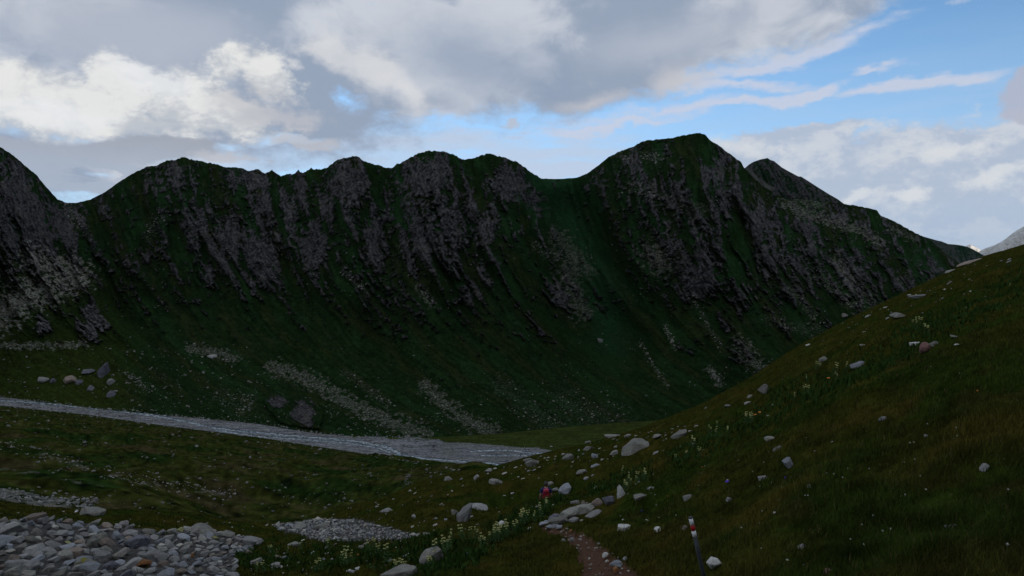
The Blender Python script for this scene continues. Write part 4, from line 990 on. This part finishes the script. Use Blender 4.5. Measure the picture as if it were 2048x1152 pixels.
# ------------------------------------------------------------------ trail post
def ray(x, y, D): return Vector(((x - CX) / F * D, D, (CY - y) / F * D))
Dp = 7.4
top = ray(1380.6, 1033.5, Dp); low = ray(1407.5, 1152, Dp + .02); axis = (top - low).normalized()
gz = near_Z(np.array([1418.]), np.array([Dp]))[0]
post = bpy.data.objects.new('trail_post', None); COL.objects.link(post)
L0 = (low.z - gz) / axis.z + .12; basep = low - axis * L0
post.location = basep + axis * .12; post['label'] = 'leaning dark grey trail marker post with white, red and white bands'; post['category'] = 'trail marker'
q = axis.to_track_quat('Z', 'Y').to_matrix().to_4x4(); total = (top - basep).length
M_pole = plain('weathered_grey_paint', (.055, .065, .075), .7, .3, .3, 14); M_white = plain('white_paint', (.78, .80, .82), .55, .4, .06, 20); M_red = plain('red_paint', (.42, .012, .016), .55, .4, .15, 18); M_cap = plain('black_cap', (.02, .022, .03), .5, .4, .2, 12)
def cyl(name, z0, z1, r0, r1, mat, bev=0):
    bm = bmesh.new(); pts = [(0, 0, z0), (0, 0, z1)]; rs = [r0, r1]
    if bev: pts = [(0, 0, z0), (0, 0, z1 - bev), (0, 0, z1 - bev * .3), (0, 0, z1)]; rs = [r0, r1, r1 * .85, r1 * .55]
    tube(bm, pts, rs, 28); me = bm_mesh(name, bm, mat, True); o = link(name, me, post)
    o.matrix_local = Matrix.Translation(basep - Vector(post.location)) @ q
    return o
pxm = Dp / F * 1.02
cyl('pole', 0, total - 2.6 * pxm, .0235, .0215, M_pole)
cyl('cap', total - 3.6 * pxm, total, .0222, .0222, M_cap, .008)
z = total - 3.2 * pxm
cyl('painted_band', z - 13.2 * pxm, z, .0226, .0224, M_white); z -= 13.2 * pxm
cyl('painted_band', z - 11.6 * pxm, z, .0230, .0230, M_red); z -= 11.6 * pxm
cyl('painted_band', z - 12.6 * pxm, z, .0232, .0231, M_white)

# ------------------------------------------------------------------ hiker
def skin_obj(name, joints, edges, mat, parent, sub=2, root=0):
    me = bpy.data.meshes.new(name); me.from_pydata([j[0] for j in joints], edges, []); me.materials.append(mat)
    o = link(name, me, parent)
    md = o.modifiers.new('skin', 'SKIN'); md.use_smooth_shade = True
    sv = me.skin_vertices[0].data
    for i, j in enumerate(joints):
        r = j[1]; sv[i].radius = r if isinstance(r, tuple) else (r, r)
        sv[i].use_root = (i == root)
    s2 = o.modifiers.new('sub', 'SUBSURF'); s2.levels = sub; s2.render_levels = sub
    return o
Dh = 32.0
headtop = ray(1092, 964.0, Dh)
person = bpy.data.objects.new('person', None); COL.objects.link(person)
foot = headtop - Vector((0, 0, 1.74))
person.location = foot; person['label'] = 'hiker seen from behind walking down the trail in a blue shirt with a red backpack'; person['category'] = 'person'
M_skin = plain('skin', (.42, .24, .18), .6, .3, .1); M_blue = plain('blue_shirt', (.028, .034, .12), .9, .1, .2, 10); M_trs = plain('dark_trousers', (.03, .03, .035), .9, .1); M_hair = plain('brown_hair', (.05, .045, .042), .6, .3, .3, 30)
M_rp = plain('red_nylon', (.24, .012, .026), .6, .3, .25, 5); M_rp2 = plain('bright_red_nylon', (.46, .045, .085), .6, .3, .2, 5); M_boot = plain('boot_leather', (.05, .035, .025), .7, .3)
J = [((0, 0, .98), (.15, .11)), ((0, .02, 1.14), (.135, .10)), ((0, .03, 1.32), (.16, .11)), ((0, .02, 1.43), (.10, .08)), ((0, .03, 1.50), (.055, .055)), ((0, .045, 1.58), (.075, .085)), ((0, .045, 1.67), (.07, .085)),
     ((-.18, .02, 1.41), .06), ((-.245, -.01, 1.14), .043), ((-.26, .10, .93), .03), ((-.262, .14, .87), .03),
     ((.18, .02, 1.41), .06), ((.25, .0, 1.14), .043), ((.30, .16, 1.0), .03), ((.31, .21, .96), .03),
     ((-.10, .0, .90), .09), ((-.11, .10, .50), .06), ((-.11, .02, .09), .04), ((-.11, .14, .04), .04),
     ((.10, 0, .90), .09), ((.11, -.02, .50), .06), ((.11, -.24, .14), .04), ((.11, -.16, .05), .035)]
E = [(0, 1), (1, 2), (2, 3), (3, 4), (4, 5), (5, 6), (3, 7), (7, 8), (8, 9), (9, 10), (3, 11), (11, 12), (12, 13), (13, 14), (0, 15), (15, 16), (16, 17), (17, 18), (0, 19), (19, 20), (20, 21), (21, 22)]
body = skin_obj('body', J, E, M_skin, person)
for s_, wr in ((-1, (-.262, .14, .87)), (1, (.31, .21, .96))):
    wr = Vector(wr); hj = [(wr, .022)]; he = []
    dirn = Vector((0, .35, -.9)) if s_ < 0 else Vector((0, .8, -.5))
    dirn.normalize(); side = Vector((0, .9, .35)) if s_ < 0 else Vector((-.8, .2, .5)); side.normalize()
    hj.append((wr + dirn * .07, .026)); he.append((0, 1))
    for fi, L in enumerate((.065, .075, .07, .055)):
        o_ = side * (.03 - .02 * fi); i0 = len(hj)
        hj += [(wr + dirn * .09 + o_, .009), (wr + dirn * (.09 + L * .5) + o_ - side.cross(dirn) * .008 * s_, .0085), (wr + dirn * (.09 + L * .85) + o_ - side.cross(dirn) * .03 * s_, .007)]
        he += [(1, i0), (i0, i0 + 1), (i0 + 1, i0 + 2)]
    i0 = len(hj); hj += [(wr + dirn * .035 + side * .035, .010), (wr + dirn * .075 + side * .055, .009)]; he += [(0, i0), (i0, i0 + 1)]
    skin_obj('hand', hj, he, M_skin, person, 1)
skin_obj('shirt', [((0, 0, .96), (.165, .125)), ((0, .02, 1.14), (.155, .118)), ((0, .03, 1.33), (.178, .128)), ((0, .02, 1.45), (.095, .085)), ((-.185, .02, 1.405), .078), ((-.235, 0, 1.22), .066), ((.185, .02, 1.405), .078), ((.238, .005, 1.22), .066)],
         [(0, 1), (1, 2), (2, 3), (3, 4), (4, 5), (3, 6), (6, 7)], M_blue, person)
skin_obj('trousers', [((0, 0, .97), (.165, .125)), ((-.10, 0, .88), .102), ((-.11, .10, .50), .078), ((-.11, .03, .16), .062), ((.10, 0, .88), .102), ((.11, -.02, .50), .078), ((.11, -.21, .20), .062)],
         [(0, 1), (1, 2), (2, 3), (0, 4), (4, 5), (5, 6)], M_trs, person)
for p0, p1, p2 in (((-.11, .0, .13), (-.11, .03, .05), (-.11, .17, .045)), ((.11, -.25, .17), (.11, -.24, .08), (.11, -.11, .045))):
    skin_obj('boot', [(p0, .055), (p1, .052), (p2, .045)], [(0, 1), (1, 2)], M_boot, person)
bm = bmesh.new(); bmesh.ops.create_icosphere(bm, subdivisions=3, radius=1)
for v in list(bm.verts):
    if v.co.y > .45 and v.co.z < .35: v.co *= .88
    v.co = Vector((v.co.x * .092 * (1 + .04 * math.sin(v.co.z * 19)), v.co.y * .108, v.co.z * .115))
link('hair', bm_mesh('hair', bm, M_hair, True), person).location = (0, .03, 1.645)
bm = bmesh.new(); bmesh.ops.create_icosphere(bm, subdivisions=1, radius=.018); link('nose', bm_mesh('nose', bm, M_skin, True), person).location = (0, .14, 1.62)
pack = bpy.data.objects.new('backpack', None); COL.objects.link(pack); pack.parent = person; pack.location = (0, -.21, 1.18)
def rbox(name, sx, sy, sz, loc, mat, par, taper=.85, bev=.05):
    bm = bmesh.new(); bmesh.ops.create_cube(bm, size=1)
    for v in bm.verts:
        k_ = taper if v.co.z > 0 else 1; v.co = Vector((v.co.x * sx * k_, v.co.y * sy, v.co.z * sz))
    bmesh.ops.bevel(bm, geom=bm.edges[:], offset=bev, segments=3, profile=.6, affect='EDGES')
    o = link(name, bm_mesh(name, bm, mat, True), par); o.location = loc; return o
rbox('pack_body', .30, .20, .50, (0, 0, -.02), M_rp, pack)
rbox('lid', .26, .20, .12, (0, .0, .245), M_rp2, pack, .7, .045)
rbox('front_pocket', .22, .07, .24, (0, -.115, -.08), M_rp, pack, .9, .03)
for s_ in (-1, 1):
    rbox('side_pocket', .06, .14, .20, (s_ * .165, 0, -.14), M_rp, pack, .8, .025)
    bm = bmesh.new(); tube(bm, [(s_ * .10, .10, .20), (s_ * .12, .20, .28), (s_ * .13, .33, .22), (s_ * .14, .36, .02), (s_ * .15, .22, -.14), (s_ * .13, .08, -.2)], [.022, .026, .026, .024, .014, .014], 8)
    link('strap', bm_mesh('strap', bm, M_rp2, True), pack)

# ------------------------------------------------------------------ light
SUN_EL, SUN_AZ = 5.5, 152.0        # azimuth from +Y (view) clockwise
sd = Vector((math.sin(R(SUN_AZ)) * math.cos(R(SUN_EL)), math.cos(R(SUN_AZ)) * math.cos(R(SUN_EL)), math.sin(R(SUN_EL))))
ld = bpy.data.lights.new('sun', 'SUN'); ld.energy = 2.9; ld.angle = R(.5); ld.color = (1, .90, .78)
lo_ = bpy.data.objects.new('sun', ld); COL.objects.link(lo_); lo_.rotation_euler = sd.to_track_quat('Z', 'Y').to_euler()

# ------------------------------------------------------------------ sky with clouds (world)
W = bpy.data.worlds.new('World'); SC.world = W; W.use_nodes = True; nt = W.node_tree; nt.nodes.clear()
class S:
    def __init__(s, sock): s.s = sock
    def _m(a, op, b=None, c=None):
        n = nt.nodes.new('ShaderNodeMath'); n.operation = op
        for i, v in enumerate((a, b, c)):
            if v is None: continue
            if isinstance(v, S): nt.links.new(v.s, n.inputs[i])
            else: n.inputs[i].default_value = v
        return S(n.outputs[0])
    def __add__(a, b): return S._m(a, 'ADD', b)
    __radd__ = __add__
    def __sub__(a, b): return S._m(a, 'SUBTRACT', b)
    def __rsub__(a, b): return S._m(b, 'SUBTRACT', a)
    def __mul__(a, b): return S._m(a, 'MULTIPLY', b)
    __rmul__ = __mul__
    def __truediv__(a, b): return S._m(a, 'DIVIDE', b)
def ssm(x, a, b):
    n = nt.nodes.new('ShaderNodeMapRange'); n.interpolation_type = 'SMOOTHSTEP'
    nt.links.new(x.s, n.inputs[0]); n.inputs[1].default_value = a; n.inputs[2].default_value = b; return S(n.outputs[0])
def noise(A_, E_, ka, ke, seed, detail=6, rough=.55, warp=0.0):
    cb_ = nt.nodes.new('ShaderNodeCombineXYZ'); nt.links.new((A_ * ka).s, cb_.inputs[0]); nt.links.new((E_ * ke).s, cb_.inputs[1]); cb_.inputs[2].default_value = seed
    n = nt.nodes.new('ShaderNodeTexNoise'); n.inputs['Scale'].default_value = 1; n.inputs['Detail'].default_value = detail; n.inputs['Roughness'].default_value = rough; n.inputs['Distortion'].default_value = warp
    nt.links.new(cb_.outputs[0], n.inputs['Vector']); return S(n.outputs['Fac'])
tc = nt.nodes.new('ShaderNodeTexCoord'); sx = nt.nodes.new('ShaderNodeSeparateXYZ'); nt.links.new(tc.outputs['Generated'], sx.inputs[0])
dx, dy, dz = S(sx.outputs[0]), S(sx.outputs[1]), S(sx.outputs[2])
A = S._m(dx, 'ARCTAN2', dy); E_ = S._m(dz, 'ARCSINE')
wn1 = noise(A, E_, 7, 10, 3.1, 8, .6); wn2 = noise(A, E_, 7, 10, 9.7, 8, .6)
Aw = A + (wn1 - .5) * .12; Ew = E_ + (wn2 - .5) * .075
def ae(x, y):
    u, v = (x - CX) / F, (CY - y) / F; return math.atan(u), math.atan(v / math.sqrt(1 + u * u))
def cover(L):
    out = None
    for (x, y, rx, ry, rot, a) in L:
        a0, e0 = ae(x, y); u = (x - CX) / F; ka = 1 / (1 + u * u); ke = 1 / math.sqrt(1 + u * u)
        c, s = math.cos(R(rot)), math.sin(R(rot)); RX, RY = rx / F * (ka * c * c + ke * s * s), ry / F * (ke * c * c + ka * s * s)
        p, q_ = Aw - a0, Ew - e0
        ex = (p * (c / RX) + q_ * (s / RX)); ey = (p * (-s / RY) + q_ * (c / RY))
        d = S._m(ex * ex + ey * ey, 'SQRT'); v = (1.0 - d) * a
        out = v if out is None else S._m(out, 'SMOOTH_MAX', v, .12)
    return out
def mixcol(base, col, fac):
    n = nt.nodes.new('ShaderNodeMix'); n.data_type = 'RGBA'; n.clamp_factor = True
    nt.links.new(fac.s, n.inputs[0])
    for i, v in ((6, base), (7, col)):
        if isinstance(v, tuple): n.inputs[i].default_value = (*v, 1)
        else: nt.links.new(v, n.inputs[i])
    return n.outputs[2]
sky = nt.nodes.new('ShaderNodeTexSky'); sky.sky_type = 'NISHITA'; sky.sun_disc = False; sky.sun_elevation = R(SUN_EL); sky.sun_rotation = R(SUN_AZ)
sky.altitude = 2300; sky.air_density = 1.0; sky.dust_density = .6; sky.ozone_density = 2.3
SKY_STR = 0.15
K = 1.0 / (SKY_STR * 2 ** EXPO)       # cloud colours below are radiances
def cc(r, g, b): return (r * K, g * K, b * K)
fn = (noise(A, E_, 20, 32, 1.3, 10, .68) - .5) * 1.9 + .5; fs = noise(A, E_, 9, 60, 5.3, 6, .55); fl_ = noise(A, E_, 5, 7, 12.3, 4, .5); fm = noise(A, E_, 11, 17, 17.3, 10, .62, .6)
col = sky.outputs[0]
# pale veil low over the horizon
col = mixcol(col, cc(.42, .58, .80), ssm(E_, .36, .12) * (ssm(fs, .3, .7) * .35 + .50))
# right hand bank
rbk = ssm(cover([(1720, 420, 560, 165, 4, 1.0), (1950, 330, 260, 90, 0, 1.0), (1560, 310, 200, 55, 3, .8), (1640, 262, 130, 24, 2, .6)]) + (fn - .5) * .55, -.02, .22)
rc = mixcol(cc(.44, .50, .61), cc(.61, .635, .68), ssm(fm + (fn - .5) * .5, .42, .66)); rc = mixcol(rc, cc(.36, .46, .62), ssm(E_, .13, .03) * .75)
col = mixcol(col, rc, rbk * .9)
# bright tufts inside that bank
tf_ = ssm(cover([(1700, 395, 60, 22, 20, .9), (1835, 375, 46, 24, 10, .8), (1990, 350, 90, 22, 12, .8), (1480, 300, 120, 30, -8, .7), (1900, 300, 110, 26, 0, .6)]) + (fn - .5) * .8, .05, .6)
col = mixcol(col, cc(.71, .73, .75), tf_ * .75)
# thin streaks
stc = ssm(cover([(1230, 248, 260, 13, 3, 1), (1160, 262, 70, 9, 0, .9), (1560, 190, 250, 15, 7, 1.1), (1840, 155, 190, 16, 5, 1.0), (1560, 110, 260, 20, 7, 1.1), (1480, 160, 190, 16, -4, .9), (1350, 215, 200, 18, 3, .8), (1760, 138, 80, 10, 4, .8), (1300, 230, 280, 22, 3, .6), (1900, 10, 40, 12, 0, .6)]) + (fs - .5) * 1.3 + (fn - .5) * .5, .02, .75)
col = mixcol(col, cc(.58, .62, .74), stc * .85)
hz = ssm(cover([(1100, 330, 130, 26, 0, 1.0), (1060, 300, 260, 40, 4, .5), (900, 290, 300, 30, 4, .5)]) + (fs - .5) * .9, .0, .5)
col = mixcol(col, cc(.52, .60, .74), hz * .8)
col = mixcol(col, cc(.50, .60, .74), ssm(cover([(480, 300, 560, 75, 3, 1.0), (150, 370, 200, 50, 0, .9)]) + (fs - .5) * .5, -.05, .45) * .6)
# high grey deck, top left to centre
deckc = cover([(350, 90, 760, 250, 0, 1.3), (1000, 80, 560, 165, 4, 1.2), (1400, 40, 420, 100, 9, 1.1), (1660, 0, 230, 70, 12, .9), (860, 190, 230, 66, 8, 1.0), (1180, 165, 300, 60, 6, .9), (100, 330, 420, 90, 2, 1.1), (430, 250, 260, 110, 0, .8)])
gapc = cover([(690, 195, 56, 36, -35, .58), (185, 354, 84, 16, 5, .8), (560, 285, 90, 16, 10, .6), (470, 300, 50, 14, 0, .7)])
deck = ssm(deckc - S._m(gapc, 'MAXIMUM', 0.0) * .9 + (fn - .5) * .5, -.06, .42)
dc = mixcol(cc(.30, .365, .475), cc(.58, .615, .68), ssm(fl_ + (fm - .5) * .5, .40, .62))
dc = mixcol(dc, cc(.47, .51, .59), ssm(cover([(250, 60, 420, 120, 0, 1), (1350, 70, 330, 60, 6, .8)]), .0, .8) * .75)
dc = mixcol(dc, cc(.26, .33, .45), ssm(cover([(960, 130, 260, 110, -10, 1), (850, 220, 160, 40, 5, .6)]) + (fn - .5) * .3, -.1, .9) * .75)
dc = mixcol(dc, cc(.58, .575, .60), ssm(cover([(1370, 150, 90, 50, 10, 1), (1200, 200, 180, 24, 6, .6)]) + (fn - .5) * .3, .0, .8) * .75)
col = mixcol(col, dc, deck)
# lit cumulus on the left
cum = ssm(cover([(100, 200, 240, 75, 0, 1.0), (270, 165, 120, 62, -8, 1.0), (350, 190, 90, 70, 0, 1.0), (430, 215, 160, 60, -20, .9), (455, 120, 66, 40, 20, 1.0), (530, 150, 80, 55, -30, .9), (0, 150, 110, 55, 0, .9), (200, 240, 380, 40, 0, .8)]) + (fn - .5) * .8, -.06, .42)
cmc = mixcol(cc(.52, .55, .59), cc(.80, .80, .785), ssm(fm + (fn - .5) * .5, .34, .62))
cmc = mixcol(cmc, cc(.84, .85, .86), ssm(cover([(300, 145, 120, 45, -8, 1), (110, 225, 180, 34, 0, .8)]), .0, .7) * .8)
cmc = mixcol(cmc, cc(.50, .51, .54), ssm(cover([(520, 215, 150, 60, -15, 1)]), .0, .6) * .7)
col = mixcol(col, cmc, cum * .95)
puf = ssm(cover([(665, 95, 80, 42, -15, 1.0), (730, 130, 120, 52, -32, 1.0), (790, 185, 110, 44, -40, .8), (590, 130, 26, 18, -20, .7)]) + (fn - .5) * .8, -.05, .75)
col = mixcol(col, cc(.70, .705, .72), puf * .8)
# grey base under the cumulus and small cloud scraps over the ridge
bas = ssm(cover([(60, 320, 360, 52, 0, 1.0), (300, 300, 220, 34, 4, .9), (60, 375, 120, 22, 0, .6), (200, 385, 130, 14, 8, .8)]) - S._m(cover([(185, 352, 72, 16, 5, 1.6)]), 'MAXIMUM', 0.0) * 2 + (fn - .5) * .4, .0, .3)
col = mixcol(col, mixcol(cc(.34, .365, .42), cc(.42, .52, .66), ssm(E_, .20, .13) * .5), bas * .9)
scr = ssm(cover([(610, 288, 100, 18, 3, 1.0), (480, 322, 110, 14, 0, .8), (560, 240, 120, 30, 10, .6), (1010, 245, 24, 12, 10, .8)]) + (fn - .5) * .8, .05, .5)
col = mixcol(col, cc(.50, .51, .55), scr * .75)
edg = ssm(cover([(2060, 160, 95, 62, 30, 1.0), (2070, 215, 120, 36, 0, .8)]) + (fn - .5) * .5, .0, .3)
col = mixcol(col, cc(.44, .46, .56), edg * .85)
# unseen sky behind the viewer and overhead: cloud brightened for more ground light
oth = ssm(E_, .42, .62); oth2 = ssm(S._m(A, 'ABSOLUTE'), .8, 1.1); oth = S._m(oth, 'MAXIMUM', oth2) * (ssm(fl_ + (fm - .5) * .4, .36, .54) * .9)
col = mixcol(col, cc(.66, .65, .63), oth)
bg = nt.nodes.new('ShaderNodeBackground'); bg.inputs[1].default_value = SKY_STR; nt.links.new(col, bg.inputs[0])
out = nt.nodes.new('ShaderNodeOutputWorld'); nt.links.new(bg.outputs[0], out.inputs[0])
W.cycles.sampling_method = 'MANUAL'; W.cycles.sample_map_resolution = 512

# ------------------------------------------------------------------ air
HAZE = 1.6e-6
if HAZE > 0:
    bm = bmesh.new(); bmesh.ops.create_cube(bm, size=1)
    for v in bm.verts: v.co = Vector((v.co.x * 70000 + 5000, v.co.y * 50000 + 18000, -1500 + (v.co.z + .5) * 6500))
    hm_, hnt, hb = newmat('air'); hnt.nodes.remove(hb); pv = hnt.nodes.new('ShaderNodeVolumePrincipled'); pv.inputs['Density'].default_value = HAZE; pv.inputs['Color'].default_value = (.62, .76, 1, 1)
    hnt.links.new(pv.outputs[0], [n for n in hnt.nodes if n.type == 'OUTPUT_MATERIAL'][0].inputs['Volume'])
    link('haze', bm_mesh('haze', bm, hm_), kind='stuff', label='thin blue mountain air')
